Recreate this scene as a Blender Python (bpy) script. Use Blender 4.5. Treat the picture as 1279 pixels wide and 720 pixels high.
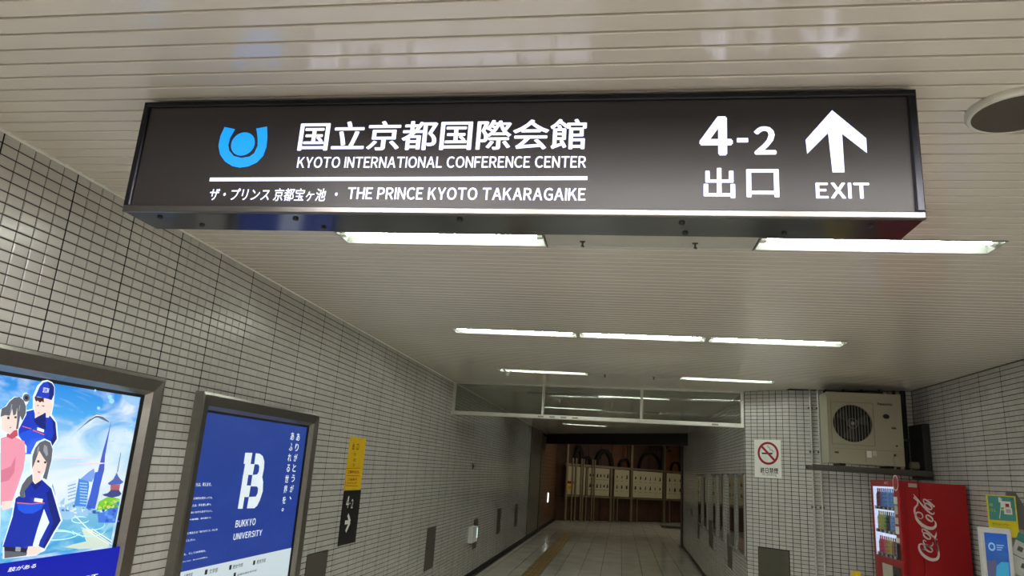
import bpy, bmesh, math, random
from mathutils import Vector, Matrix
random.seed(4)
for _o in list(bpy.data.objects): bpy.data.objects.remove(_o, do_unlink=True)
SC = bpy.context.scene; COL = SC.collection
# ------------------------------------------------------------------ camera
U = 1.1                     # metres per unit; unit 1 = camera to ceiling
CZ = 1.55 * U               # camera height in metres
CM = ((0.98722, 0.14583, 0.06434), (0.02587, 0.25172, -0.96745), (-0.15728, 0.95675, 0.24473))
FPX = 888.44
cam = bpy.data.cameras.new('camera'); camo = bpy.data.objects.new('camera', cam); COL.objects.link(camo)
r_, d_, f_ = [Vector(v) for v in CM]
camo.matrix_world = Matrix(((r_.x, -d_.x, -f_.x, 0), (r_.y, -d_.y, -f_.y, 0), (r_.z, -d_.z, -f_.z, CZ), (0, 0, 0, 1)))
cam.sensor_fit = 'HORIZONTAL'; cam.sensor_width = 36; cam.lens = FPX * 36 / 1279; cam.clip_start = .02; cam.clip_end = 200
SC.camera = camo
# ------------------------------------------------------------------ world, exposure
wd = bpy.data.worlds.new('world'); SC.world = wd; wd.use_nodes = True
wd.node_tree.nodes['Background'].inputs[0].default_value = (0.02, 0.02, 0.02, 1)
SC.view_settings.view_transform = 'Standard'; SC.view_settings.look = 'None'; SC.view_settings.gamma = 1
SC.view_settings.use_curve_mapping = False
SC.view_settings.exposure = 0.0
SC.cycles.diffuse_bounces = 7; SC.cycles.max_bounces = 12; SC.cycles.transparent_max_bounces = 12
TUBE = 60.0                 # emission of a lit fluorescent tube in the passage
TUBE_HALL = 190.0           # emission of the tubes overhead and behind the viewpoint, raised to brighten the near ceiling
POST = 1.0                  # emission of the backlit posters
# ------------------------------------------------------------------ helpers
def lin(c):
    return tuple(((x/255)/12.92 if x/255 <= .04045 else ((x/255+.055)/1.055)**2.4) for x in c[:3]) + (1,)
def W(p): return Vector((p[0]*U, p[1]*U, p[2]*U + CZ))
def ray(px, py):
    a, b = (px-639.5)/FPX, (py-360)/FPX
    return r_*a + d_*b + f_
MATS = {}
def mat(name, col, rough=.5, metal=0., emis=0., ecol=None, noise=.06, nscale=12., spec=.5, bump=0.):
    if name in MATS: return MATS[name]
    m = bpy.data.materials.new(name); m.use_nodes = True; nt = m.node_tree; b = nt.nodes['Principled BSDF']
    c = lin(col)
    if emis and metal == 0 and emis < 5: c = tuple(v*.22 for v in c[:3])+(1,)
    b.inputs['Base Color'].default_value = c; b.inputs['Roughness'].default_value = rough
    b.inputs['Metallic'].default_value = metal; b.inputs['Specular IOR Level'].default_value = spec
    if emis:
        b.inputs['Emission Color'].default_value = lin(ecol or col); b.inputs['Emission Strength'].default_value = emis
    if noise:
        tc = nt.nodes.new('ShaderNodeTexCoord'); n = nt.nodes.new('ShaderNodeTexNoise'); n.inputs['Scale'].default_value = nscale
        n.inputs['Detail'].default_value = 4
        nt.links.new(tc.outputs['Object'], n.inputs['Vector'])
        mr = nt.nodes.new('ShaderNodeMapRange'); mr.inputs[3].default_value = 1-noise*2; mr.inputs[4].default_value = 1+noise*2
        nt.links.new(n.outputs['Fac'], mr.inputs[0])
        mx = nt.nodes.new('ShaderNodeMix'); mx.data_type = 'RGBA'; mx.blend_type = 'MULTIPLY'; mx.inputs[0].default_value = 1
        mx.inputs[6].default_value = c; nt.links.new(mr.outputs[0], mx.inputs[7]); nt.links.new(mx.outputs[2], b.inputs['Base Color'])
        if bump:
            bp = nt.nodes.new('ShaderNodeBump'); bp.inputs['Strength'].default_value = bump; bp.inputs['Distance'].default_value = .01
            nt.links.new(n.outputs['Fac'], bp.inputs['Height']); nt.links.new(bp.outputs[0], b.inputs['Normal'])
    MATS[name] = m; return m
def piece_mat(name, col, rough, var, spec=.5, coat=0., dirt=.12, dscale=1.2, hue=None):
    """tile / slab / slat material: every piece gets its own slight shade, plus broad soft grime"""
    m = bpy.data.materials.new(name); m.use_nodes = True; nt = m.node_tree; L = nt.links; b = nt.nodes['Principled BSDF']
    b.inputs['Roughness'].default_value = rough; b.inputs['Specular IOR Level'].default_value = spec
    b.inputs['Coat Weight'].default_value = coat; b.inputs['Coat Roughness'].default_value = .17
    g = nt.nodes.new('ShaderNodeNewGeometry'); oi = nt.nodes.new('ShaderNodeObjectInfo')
    ad = nt.nodes.new('ShaderNodeMath'); ad.operation = 'ADD'; fr = nt.nodes.new('ShaderNodeMath'); fr.operation = 'FRACT'
    L.new(g.outputs['Random Per Island'], ad.inputs[0]); L.new(oi.outputs['Random'], ad.inputs[1]); L.new(ad.outputs[0], fr.inputs[0])
    mr = nt.nodes.new('ShaderNodeMapRange'); mr.inputs[3].default_value = 1-var; mr.inputs[4].default_value = 1+var
    L.new(fr.outputs[0], mr.inputs[0])
    n = nt.nodes.new('ShaderNodeTexNoise'); n.inputs['Scale'].default_value = dscale; n.inputs['Detail'].default_value = 5
    L.new(g.outputs['Position'], n.inputs['Vector'])
    mr2 = nt.nodes.new('ShaderNodeMapRange'); mr2.inputs[1].default_value = .3; mr2.inputs[2].default_value = .7
    mr2.inputs[3].default_value = 1-dirt; mr2.inputs[4].default_value = 1+dirt*.4; L.new(n.outputs['Fac'], mr2.inputs[0])
    mu = nt.nodes.new('ShaderNodeMath'); mu.operation = 'MULTIPLY'; L.new(mr.outputs[0], mu.inputs[0]); L.new(mr2.outputs[0], mu.inputs[1])
    mx = nt.nodes.new('ShaderNodeMix'); mx.data_type = 'RGBA'; mx.blend_type = 'MULTIPLY'; mx.inputs[0].default_value = 1
    mx.inputs[6].default_value = lin(col); L.new(mu.outputs[0], mx.inputs[7]); L.new(mx.outputs[2], b.inputs['Base Color'])
    MATS[name] = m; return m
def glass_mat(name, tint, refl=1.0, rough=.02, ior=1.5):
    m = bpy.data.materials.new(name); m.use_nodes = True; nt = m.node_tree; nt.nodes.clear(); L = nt.links
    out = nt.nodes.new('ShaderNodeOutputMaterial'); tr = nt.nodes.new('ShaderNodeBsdfTransparent'); tr.inputs[0].default_value = tint
    gl = nt.nodes.new('ShaderNodeBsdfGlossy'); gl.inputs['Roughness'].default_value = rough; gl.inputs[0].default_value = (refl,)*3+(1,)
    gm = nt.nodes.new('ShaderNodeNewGeometry'); ir = nt.nodes.new('ShaderNodeMapRange'); ir.inputs[3].default_value = ior; ir.inputs[4].default_value = 1/ior
    L.new(gm.outputs['Backfacing'], ir.inputs[0]); fz = nt.nodes.new('ShaderNodeFresnel'); L.new(ir.outputs[0], fz.inputs[0]); mx = nt.nodes.new('ShaderNodeMixShader')
    L.new(fz.outputs[0], mx.inputs[0]); L.new(tr.outputs[0], mx.inputs[1]); L.new(gl.outputs[0], mx.inputs[2]); L.new(mx.outputs[0], out.inputs[0])
    MATS[name] = m; return m
WL = {}
def tag(o, label=None, cat=None, group=None, kind=None):
    if label: o['label'] = label
    if cat: o['category'] = cat
    if group: o['group'] = group
    if kind: o['kind'] = kind
    return o
def thing(name, label, cat, loc, group=None):
    o = bpy.data.objects.new(name, None); COL.objects.link(o); o.empty_display_size = .1
    o.location = W(loc); WL[o.name] = W(loc); return tag(o, label, cat, group)
class B:
    """collects geometry in unit space; build() links it as ONE mesh object"""
    def __init__(s): s.v = []; s.f = []; s.m = []; s.mats = []
    def mi(s, m):
        if m not in s.mats: s.mats.append(m)
        return s.mats.index(m)
    def add(s, vs, fs, m=None):
        k = len(s.v); s.v += [tuple(v) for v in vs]; s.f += [tuple(i+k for i in f) for f in fs]
        s.m += [s.mi(m) if m else 0]*len(fs); return s
    def box(s, x0, x1, y0, y1, z0, z1, m=None):
        return s.add([(x0,y0,z0),(x1,y0,z0),(x1,y1,z0),(x0,y1,z0),(x0,y0,z1),(x1,y0,z1),(x1,y1,z1),(x0,y1,z1)],
            [(0,3,2,1),(4,5,6,7),(0,1,5,4),(1,2,6,5),(2,3,7,6),(3,0,4,7)], m)
    def fbox(s, F, a0, a1, b0, b1, c0, c1, m=None, bev=0.):
        """box in a frame: a along u, b along v, c along the normal"""
        if bev:
            q = []
            for (c, k) in ((c0, 0), (c1-bev, 0), (c1, bev)):
                q += [F.at(a0+k,b0+k,c), F.at(a1-k,b0+k,c), F.at(a1-k,b1-k,c), F.at(a0+k,b1-k,c)]
            fs = [(3,2,1,0),(8,9,10,11)]
            for l in (0, 4):
                for i in range(4): j = (i+1) % 4; fs.append((l+i, l+j, l+4+j, l+4+i))
            return s.add(q, fs, m)
        q = [F.at(a,b,c) for c in (c0,c1) for a,b in ((a0,b0),(a1,b0),(a1,b1),(a0,b1))]
        return s.add(q, [(3,2,1,0),(4,5,6,7),(0,1,5,4),(1,2,6,5),(2,3,7,6),(3,0,4,7)], m)
    def cyl(s, p0, p1, r0, r1=None, n=16, m=None, caps=True):
        r1 = r0 if r1 is None else r1; p0 = Vector(p0); p1 = Vector(p1); d = (p1-p0).normalized()
        a = d.orthogonal().normalized(); b = d.cross(a); vs = []
        for p, r in ((p0, r0), (p1, r1)):
            for i in range(n): t = 2*math.pi*i/n; vs.append(p + a*math.cos(t)*r + b*math.sin(t)*r)
        fs = [(i, (i+1) % n, n+(i+1) % n, n+i) for i in range(n)]
        if caps: fs += [tuple(range(n))[::-1], tuple(range(n, 2*n))]
        return s.add(vs, fs, m)
    def tube(s, pts, r, n=8, m=None):
        for a, b in zip(pts[:-1], pts[1:]): s.cyl(a, b, r, n=n, m=m)
        return s
    def poly(s, F, pts, off, m=None):
        a = sum(pts[i][0]*pts[(i+1) % len(pts)][1]-pts[(i+1) % len(pts)][0]*pts[i][1] for i in range(len(pts)))
        if a < 0: pts = pts[::-1]
        return s.add([F.at(p[0], p[1], off) for p in pts], [tuple(range(len(pts)))], m)
    def stroke(s, F, pts, ws, off, m=None, sub=6):
        """variable-width brush stroke lying in the frame"""
        P = [Vector((p[0], p[1])) for p in pts]; n = len(P); C = []; R = []
        for i in range(n-1):
            p0, p1, p2, p3 = P[max(i-1,0)], P[i], P[i+1], P[min(i+2,n-1)]
            for k in range(sub):
                t = k/sub
                C.append(.5*((2*p1)+(p2-p0)*t+(2*p0-5*p1+4*p2-p3)*t*t+(3*p1-p0-3*p2+p3)*t**3)); R.append(ws[i]*(1-t)+ws[i+1]*t)
        C.append(P[-1]); R.append(ws[-1]); q = []
        for i, c in enumerate(C):
            d = (C[min(i+1,len(C)-1)]-C[max(i-1,0)]).normalized(); nn = Vector((-d.y, d.x))*R[i]/2
            q += [F.at(*(c+nn), off), F.at(*(c-nn), off)]
        return s.add(q, [(2*i, 2*i+1, 2*i+3, 2*i+2) for i in range(len(C)-1)], m)
    def build(s, name, m=None, parent=None, smooth=False, **kw):
        me = bpy.data.meshes.new(name); base = WL[parent.name] if parent else Vector((0,0,0))
        org = base
        if not parent and kw.get('origin') is not None: org = W(kw['origin'])
        me.from_pydata([tuple(W(v)-org) for v in s.v], [], s.f)
        ms = s.mats if s.mats else [m]
        for k in ms: me.materials.append(k)
        if len(ms) > 1:
            me.polygons.foreach_set('material_index', s.m)
        if smooth:
            me.polygons.foreach_set('use_smooth', [True]*len(me.polygons))
            me.set_sharp_from_angle(angle=math.radians(40))
        me.update()
        o = bpy.data.objects.new(name, me); COL.objects.link(o)
        if parent: o.parent = parent; WL[o.name] = base
        else: o.location = org; WL[o.name] = org
        for k in ('label','cat','group','kind'):
            if k in kw: tag(o, **{k: kw[k]})
        return o
class Fr:
    """flat frame: origin o, right u, up v, normal n towards the viewer"""
    def __init__(s, o, u, v=(0,0,1)):
        s.o = Vector(o); s.u = Vector(u).normalized(); s.v = Vector(v).normalized(); s.n = s.u.cross(s.v)
    def at(s, a, b, c=0.): return s.o + s.u*a + s.v*b + s.n*c
    def pix(s, px, py, c=0.):
        r = ray(px, py); o = s.o + s.n*c; t = o.dot(s.n)/r.dot(s.n); p = r*t - s.o
        return (p.dot(s.u), p.dot(s.v))
    def pts(s, L, k=1., ox=0., oy=0., c=0.): return [s.pix(ox+x/k, oy+y/k, c) for x, y in L]
def glyph(body, bold=0., shear=0., space=1., line=1.):
    c = bpy.data.curves.new('g', 'FONT'); c.body = body; c.offset = 0; c.shear = shear; c.space_character = space; c.space_line = line
    c.resolution_u = 3
    o = bpy.data.objects.new('g', c); COL.objects.link(o); bpy.context.view_layer.update()
    me = bpy.data.meshes.new_from_object(o.evaluated_get(bpy.context.evaluated_depsgraph_get()))
    bpy.data.objects.remove(o, do_unlink=True); bpy.data.curves.remove(c)
    vs = [(v.co.x, v.co.y) for v in me.vertices]; fs = [tuple(p.vertices) for p in me.polygons]
    bpy.data.meshes.remove(me); return vs, fs
_gc = {}
def text(name, body, F, bl, tr, off, m, parent, bold=0., shear=0., space=1., line=1., gap=.10, **kw):
    """lettering fitted to the rectangle bl..tr of a frame; latin capitals and figures are set with the plain grotesque glyphs"""
    if all(ord(ch) < 127 for ch in body):
        vs = []; fs = []; x = 0.
        for ch in body:
            if ch == ' ': x += .30; continue
            if ch not in _gc:
                if ch == 'I':
                    hv, _ = glyph('\uff28'); hy0 = min(v[1] for v in hv); hy1 = max(v[1] for v in hv)
                    _gc[ch] = ([(0,hy0),(.085,hy0),(.085,hy1),(0,hy1)], [(0,1,2,3)])
                else: _gc[ch] = glyph(chr(ord(ch)+0xFEE0))
            gv, gf = _gc[ch]; gx0 = min(v[0] for v in gv); gx1 = max(v[0] for v in gv); k = len(vs)
            vs += [(v[0]-gx0+x+shear*v[1], v[1]) for v in gv]; fs += [tuple(i+k for i in f) for f in gf]; x += gx1-gx0+gap+(bold*1.6)
    else: vs, fs = glyph(body, shear=shear, space=space, line=line)
    if bold:
        sh = [(0,0),(bold,0),(-bold,0),(bold*.5,bold*.6),(-bold*.5,bold*.6),(bold*.5,-bold*.6),(-bold*.5,-bold*.6)]
        V = []; Fs = []
        for i, (dx, dy) in enumerate(sh):
            k = len(V); V += [(v[0]+dx, v[1]+dy, i*.00003) for v in vs]; Fs += [tuple(j+k for j in f) for f in fs]
    else: V = [(v[0], v[1], 0) for v in vs]; Fs = fs
    xs = [v[0] for v in V]; ys = [v[1] for v in V]
    x0, x1, y0, y1 = min(xs), max(xs), min(ys), max(ys)
    base = WL[parent.name]; P = []
    for v in V:
        a = bl[0]+(v[0]-x0)/(x1-x0)*(tr[0]-bl[0]); b = bl[1]+(v[1]-y0)/max(y1-y0,1e-6)*(tr[1]-bl[1])
        P.append(tuple(W(F.at(a, b, off+v[2])) - base))
    me = bpy.data.meshes.new(name); me.from_pydata(P, [], Fs); me.materials.append(m); me.update()
    o = bpy.data.objects.new(name, me); COL.objects.link(o); o.parent = parent; WL[o.name] = base
    for k in ('label','kind'):
        if k in kw: o[k] = kw[k]
    return o
def ptext(name, body, F, blp, trp, off, m, parent, **kw):
    return text(name, body, F, F.pix(*blp), F.pix(*trp), off, m, parent, **kw)
# ------------------------------------------------------------------ materials
M_tile = piece_mat('glazed_wall_tile', (193,191,187), .26, .05, coat=.5, dirt=.08)
M_grout = mat('dark_grout', (52,46,40), .9)
M_joint = mat('black_joint', (22,20,20), .9)
M_slat = piece_mat('painted_ceiling_slat', (214,208,197), .16, .015, coat=.6, dirt=.06, dscale=.8)
M_void = mat('ceiling_void', (20,18,16), .9)
M_floor = piece_mat('polished_floor_slab', (238,234,222), .16, .04, coat=.3, dirt=.15, dscale=2.)
M_fjoint = mat('floor_joint', (50,48,42), .8)
M_yel = piece_mat('tactile_yellow', (150,118,40), .5, .06, dirt=.3, dscale=4.)
M_steel = mat('brushed_steel', (150,146,140), .32, 1., nscale=40)
M_dsteel = mat('dull_steel', (95,92,86), .45, .8)
M_alu = mat('pale_aluminium', (215,214,205), .35, .3)
M_white = mat('white_enamel', (225,226,220), .4)
M_black = mat('black_metal', (20,21,26), .35, .3)
M_blackp = mat('black_paint', (14,14,15), .5)
M_tube = mat('lit_tube', (255,255,255), .5, emis=TUBE, ecol=(247,255,243), noise=0)
M_tubehall = mat('lit_hall_tube', (255,255,255), .5, emis=TUBE_HALL, ecol=(255,250,248), noise=0)
M_tubebay = mat('added_bay_tube', (255,255,255), .5, emis=TUBE*1.6, ecol=(255,246,226), noise=0)  # tubes of the unseen lamps added to light the bay
M_tubeoff = mat('unlit_tube', (210,212,208), .3)
M_refl = mat('white_reflector', (232,232,226), .35)
M_trough = mat('dull_trough_metal', (128,130,124), .45)
M_panel = mat('grey_access_panel', (88,84,76), .4, .3)
M_base = mat('dark_baseboard', (34,32,29), .5)
def em(name, col, k=1.0): return mat(name, col, .4, emis=POST*k, noise=0)
# ------------------------------------------------------------------ structure: ceiling
ZC, ZF, XL, XR = 1.0, -1.55, -2.11, 2.87
Y0, Y1 = -5.0, 29.0
ROWS = [ # near y, far y, [(x0, x1, state)]
 (2.948, 3.115, [(-1.33,-.362,'lit'), (-.357,.549,'cover'), (.554,1.50,'lit')]),
 (5.195, 5.375, [(-1.306,-.348,'lit'), (-.336,.593,'lit'), (.613,1.55,'lit')]),
 (7.36, 7.54, [(-1.306,-.358,'lit'), (-.352,.570,'cover'), (.576,1.50,'lit')]),
 (9.50, 9.68, [(-1.30,-.36,'off'), (-.33,.622,'lit')]),
 (11.67, 11.85, [(-1.295,-.33,'lit'), (-.32,.60,'off')]),
 (13.8, 13.98, [(-1.295,-.33,'off'), (-.32,.60,'off')]),
 (15.68, 15.86, [(-1.285,-.315,'lit')]),
 (22.0, 22.18, [(-1.2,-.2,'lit'), (1.7,2.7,'lit')]),  # unseen lamps added to light the bay wall and floor
 (24.4, 24.58, [(1.9,2.9,'lit')]),  # one more unseen lamp added to brighten the bay
 (.72, .90, [(-1.31,-.36,'lit'), (-.34,.59,'lit'), (.61,1.55,'lit')]),
 (-1.48, -1.30, [(-1.31,-.36,'lit'), (-.34,.59,'lit'), (.61,1.55,'lit')]),
 (-3.68, -3.50, [(-1.31,-.36,'lit'), (.61,1.55,'lit')])]
LX0, LX1 = -2.1, 2.86
ZBAY = 1.34
ceil = B().box(-2.2, 3.3, Y0, 20.7, ZC+.11, ZC+.16).build('ceiling', M_void, kind='structure')
B().box(-2.2, 3.3, 20.7, Y1, ZBAY, ZBAY+.06).build('ceiling', mat('bay_ceiling_paint', (150,144,130), .6), kind='structure')
B().box(-2.2, 3.3, 20.70, 20.74, ZC-.01, ZBAY).build('wall_riser', mat('bay_ceiling_paint', (150,144,130), .6), kind='structure')
PIT = .067; GAP = .0085
def slat_rects(y0, y1, x0, x1):
    segs = [(x0, x1, y0, y1)]
    for (a, b, xs) in ROWS:
        if b <= y0 or a >= y1: continue
        for (p, q, st) in xs:
            new = []
            for (sx0, sx1, sy0, sy1) in segs:
                if q <= sx0 or p >= sx1: new.append((sx0, sx1, sy0, sy1)); continue
                if p > sx0: new.append((sx0, p, sy0, sy1))
                if q < sx1: new.append((q, sx1, sy0, sy1))
                if a > sy0+.002: new.append((max(p,sx0), min(q,sx1), sy0, min(a, sy1)))
                if b < sy1-.002: new.append((max(p,sx0), min(q,sx1), max(b, sy0), sy1))
            segs = new
    return [s for s in segs if s[1]-s[0] > .006 and s[3]-s[2] > .004]
def slat_geo(bb, x0, x1, y0, y1):
    c = .0022; h = .03
    pr = [(y0, ZC+h), (y0, ZC+c), (y0+c, ZC), (y1-c, ZC), (y1, ZC+c), (y1, ZC+h)]
    vs = [(x0, a, b) for a, b in pr] + [(x1, a, b) for a, b in pr]
    bb.add(vs, [(i, i+1, i+7, i+6) for i in range(5)] + [(5,4,3,2,1,0), (6,7,8,9,10,11), (0,6,11,5)])
far_sl = B(); nslat = 0
k = int(Y0/PIT)
while k*PIT < 20.62:
    y = k*PIT; xr = XR if y < 7.9 else (1.75 if y < 8.3 else (1.52 if y < 18.4 else 3.2))
    xr -= .012
    for (a, b, c, d) in slat_rects(y+GAP/2, y+PIT-GAP/2, XL+.012, xr):
        if 1.2 < y < 7.6 and nslat < 290:
            s = B(); slat_geo(s, a, b, c, d); s.build('ceiling_slat', M_slat, ceil); nslat += 1
        else: slat_geo(far_sl, a, b, c, d)
    k += 1
far_sl.build('ceiling_slats_beyond', M_slat, ceil, kind='stuff')
# edge trims where ceiling meets walls
B().box(XL, XL+.014, Y0, 20.6, ZC-.006, ZC+.02).build('edge_trim', M_refl, ceil)
B().box(XR-.014, XR, Y0, 7.7, ZC-.006, ZC+.02).build('edge_trim', M_dsteel, ceil)
# ------------------------------------------------------------------ tiled walls
TW, TH = .0691, .039
GW = .0052
def tile_unit(F=None):
    """one glazed tile in local frame coordinates (a: length, b: height, c: out)"""
    w, h, e, t = TW-GW, TH-GW*.9, .0022, .005
    vs = [(0,0,0),(w,0,0),(w,h,0),(0,h,0),(0,0,t-e),(w,0,t-e),(w,h,t-e),(0,h,t-e),(e,e,t),(w-e,e,t),(w-e,h-e,t),(e,h-e,t)]
    fs = [(8,9,10,11)] + [(l+i, l+(i+1) % 4, l+4+(i+1) % 4, l+4+i) for l in (0, 4) for i in range(4)]
    return vs, fs
TV, TF = tile_unit()
def inframe(p):
    q = Vector(p); z = q.dot(f_)
    if z <= .05: return False
    x = 639.5+FPX*q.dot(r_)/z; y = 360+FPX*q.dot(d_)/z
    return -12 < x < 1291 and -12 < y < 732
def tiled(parent, F, length, a_off, singles=0, hide=None, ztop=ZC, zbot=ZF+.05, tw=None):
    """tiles over a frame whose origin lies at v=0 = camera height"""
    TW = tw or globals()['TW']; kx = (TW-GW)/(globals()['TW']-GW); TV = [(v[0]*kx, v[1], v[2]) for v in globals()['TV']]
    cells = []
    n0 = math.floor(-a_off/TW); n1 = math.ceil((length-a_off)/TW); rows = int((ztop-zbot)/TH)
    for i in range(n0, n1):
        a = a_off + i*TW
        if a < -.002 or a+TW > length+.02: continue
        for j in range(rows):
            cells.append((a+GW/2, ztop-(j+1)*TH+GW/2, i))
    best = set()
    if singles:
        sc = []
        for idx, (a, b, i) in enumerate(cells):
            p = F.at(a+TW/2, b+TH/2)
            if inframe(p) and not (hide and hide(a+TW/2, b+TH/2)):
                sc.append((p.length**2/max(.05, abs(p.normalized().dot(F.n))), idx))
        sc.sort(); best = {i for _, i in sc[:singles]}
        me = bpy.data.meshes.new('wall_tile')
        me.from_pydata([tuple((F.u*v[0]+F.v*v[1]+F.n*v[2])*U) for v in TV], [], TF); me.materials.append(M_tile); me.update()
    V = []; Fc = []
    for idx, (a, b, i) in enumerate(cells):
        if idx in best:
            o = bpy.data.objects.new('wall_tile', me); COL.objects.link(o); o.parent = parent
            o.location = W(F.at(a, b)) - WL[parent.name]
        else:
            k = len(V); V += [F.at(a+v[0], b+v[1], v[2]) for v in TV]; Fc += [tuple(x+k for x in f) for f in TF]
    bb = B(); bb.v = [tuple(v) for v in V]; bb.f = Fc; bb.m = [0]*len(Fc); bb.build('wall_tiles', M_tile, parent, kind='stuff')
    # black expansion joints every five tiles
    jb = B(); i = n0
    for i in range(n0, n1):
        if i % 5 == 0:
            a = a_off+i*TW
            if .03 < a < length: jb.fbox(F, a-GW*.42, a+GW*.42, zbot, ztop, 0, .0044)
    if jb.v: jb.build('expansion_joint', M_joint, parent, kind='stuff')
def backing(name, F, length, th=.06, z0=ZF, z1=ZC+.12, m=None, **kw):
    return B().fbox(F, 0, length, z0, z1, -th, 0).build(name, m or M_grout, kind='structure')
F_left = Fr((XL, 0, 0), (0,1,0))                 # u = +y, normal +x
def fshift(F, a): return Fr(F.at(a, 0), F.u, F.v)
FLb = fshift(F_left, Y0)
wall_left = backing('wall_left', FLb, 24.24-Y0, z1=ZBAY+.05)
def hideL(a, b):
    y = a+Y0
    return (y < 3.0 and b < .30) or (3.3 < y < 4.75 and b < .28) or b > .5 and y < 1.5
tiled(wall_left, FLb, 17.1-Y0, (2.2855-Y0) % (TW*5), singles=300, hide=hideL)
F_pass = Fr((1.357, 8.35, 0), (1.357-1.50, 8.35-18.5, 0))   # u points towards camera
LP = math.hypot(.143, 10.15)
FP0 = Fr((1.50, 18.5, 0), (1.357-1.50, 8.35-18.5, 0))
wall_pass = backing('wall_passage', FP0, LP)
tiled(wall_pass, FP0, LP, 0.02)
F_cham = Fr((1.357, 8.35, 0), (1.76-1.357, 8.03-8.35, 0)); LCH = math.hypot(.403, .32)
wall_ch = backing('wall_corner', F_cham, LCH)
tiled(wall_ch, F_cham, LCH, .0, tw=LCH/7)
F_ac = Fr((1.76, 8.03, 0), (2.87-1.76, 7.70-8.03, 0)); LAC = math.hypot(1.11, .33)
wall_ac = backing('wall_alcove', F_ac, LAC)
tiled(wall_ac, F_ac, LAC, .0, tw=LAC/16)
F_right = Fr((XR, 7.70, 0), (0,-1,0))            # u towards camera, normal -x
wall_right = backing('wall_right', F_right, 7.70-Y0)
tiled(wall_right, F_right, 7.70-Y0, (7.70-6.30) % (TW*5))
B().box(-2.2, 3.0, Y0-.06, Y0, ZF, ZC+.1).build('wall_back', mat('plain_plaster', (205,200,190), .6), kind='structure')
# far bay
F_far = Fr((-2.14, 24.20, 0), (3.2+2.14, 29.03-24.20, 0)); LF = math.hypot(5.34, 4.83)
M_brown = piece_mat('brown_wall_board', (84,54,38), .5, .14, dirt=.3, dscale=3.)
M_orange = piece_mat('orange_wall_board', (128,78,46), .5, .05, dirt=.25, dscale=3.)
wall_far = backing('wall_far', F_far, LF, z1=ZBAY+.05, m=mat('dark_brown_backing', (40,27,20), .7))
B().box(3.2, 3.26, 18.5, 29.0, ZF, ZBAY+.05).build('wall_bay', mat('plain_plaster', (205,200,190), .6), kind='structure')
B().box(1.5, 3.2, 18.44, 18.5, ZF, ZC+.1).build('wall_return', mat('plain_plaster', (205,200,190), .6), kind='structure')
# ------------------------------------------------------------------ floor
floor = B().box(-2.2, 3.3, Y0, Y1+.1, ZF-.06, ZF-.004).build('floor', M_fjoint, kind='structure')
FW = .335; xs = [-.273-FW*7+i*FW for i in range(20)]
YJ = [-4.6, -.6, 3.5, 7.6, 11.6, 15.55, 19.5, 23.4, 27.4, 29.0]; YJ[0] = Y0
nsl = 0
for yi in range(len(YJ)-1):
    for x in xs:
        x0, x1 = max(x+.004, XL+.07), min(x+FW-.004, XR-.05 if YJ[yi] < 7.5 else (1.44 if YJ[yi] < 15 else 3.15))
        if x1-x0 < .03: continue
        spans = [(x0, x1)]
        ya, yb = YJ[yi]+.004, YJ[yi+1]-.004
        out = []
        for (p, q) in spans:                      # leave the tactile strip's bed free
            if q <= -1.42 or p >= -1.165 or yb < 7.7 or ya > 19.45: out.append((p, q))
            else:
                if p < -1.425: out.append((p, -1.425))
                if q > -1.16: out.append((-1.16, q))
        for (p, q) in out:
            if q-p < .02: continue
            B().box(p, q, ya, yb, ZF-.004, ZF).build('floor_slab', M_floor, floor)
ty = 0; y = 2.0
tm = B(); tw = .25
for yy in range(0, 82):
    y = 7.604 + yy*.27036
    if yy > 43: break
    t = B().box(-1.42, -1.165, y+.002, y+.2705, ZF-.004, ZF+.001)
    for kx in range(4):
        cx = -1.385+kx*.062
        t.add([(cx,y+.015,ZF+.001),(cx+.03,y+.015,ZF+.001),(cx+.03,y+.257,ZF+.001),(cx,y+.257,ZF+.001),
               (cx+.006,y+.022,ZF+.006),(cx+.024,y+.022,ZF+.006),(cx+.024,y+.25,ZF+.006),(cx+.006,y+.25,ZF+.006)],
              [(4,5,6,7),(0,1,5,4),(1,2,6,5),(2,3,7,6),(3,0,4,7)])
    t.build('tactile_tile', M_yel, floor, **({'label': 'yellow tactile guide tile with raised bars'}))
# baseboards / gutters
B().box(XL, XL+.012, Y0, 24.1, ZF, ZF+.035).build('baseboard_left', M_base, kind='structure')
B().box(XL+.012, XL+.07, Y0, 24.1, ZF-.003, ZF-.001).build('gutter_strip', M_base, floor)
B().fbox(FP0, 0, LP, ZF, ZF+.06, 0, .012).build('baseboard_passage', M_base, kind='structure')
B().fbox(F_cham, 0, LCH, ZF, ZF+.055, 0, .012).build('baseboard_corner', M_base, kind='structure')
B().fbox(F_ac, 0, LAC, ZF, ZF+.055, 0, .012).build('baseboard_alcove', M_base, kind='structure')
B().fbox(F_right, 0, 12.7, ZF, ZF+.055, 0, .012).build('baseboard_right', M_base, kind='structure')
# left wall beyond y 17: fire shutter pocket panels and bay side
M_dpanel = mat('grey_brown_panel', (128,122,112), .4, .1)
pn = B()
pn.fbox(F_left, 17.14, 19.3, ZF+.06, ZC, 0, .012).build('side_panel', M_dpanel, wall_left)
B().fbox(F_left, 17.08, 17.14, ZF, ZC, 0, .02).build('trim_1', M_dsteel, kind='structure')
B().fbox(F_left, 19.3, 19.5, ZF, ZC, 0, .03).build('trim_2', M_panel, kind='structure')
bt = B()
for j in range(24):
    for i in range(22):
        a = 19.52+i*.212+(j % 2)*.0; b = ZF+.06+j*.105
        if b+.1 > ZC: continue
        bt.fbox(F_left, a, a+.205, b, b+.098, 0, .008, bev=.002)
bt.build('brown_wall_tiles', mat('brown_bay_tile', (112,80,58), .35), wall_left, kind='stuff')
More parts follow.
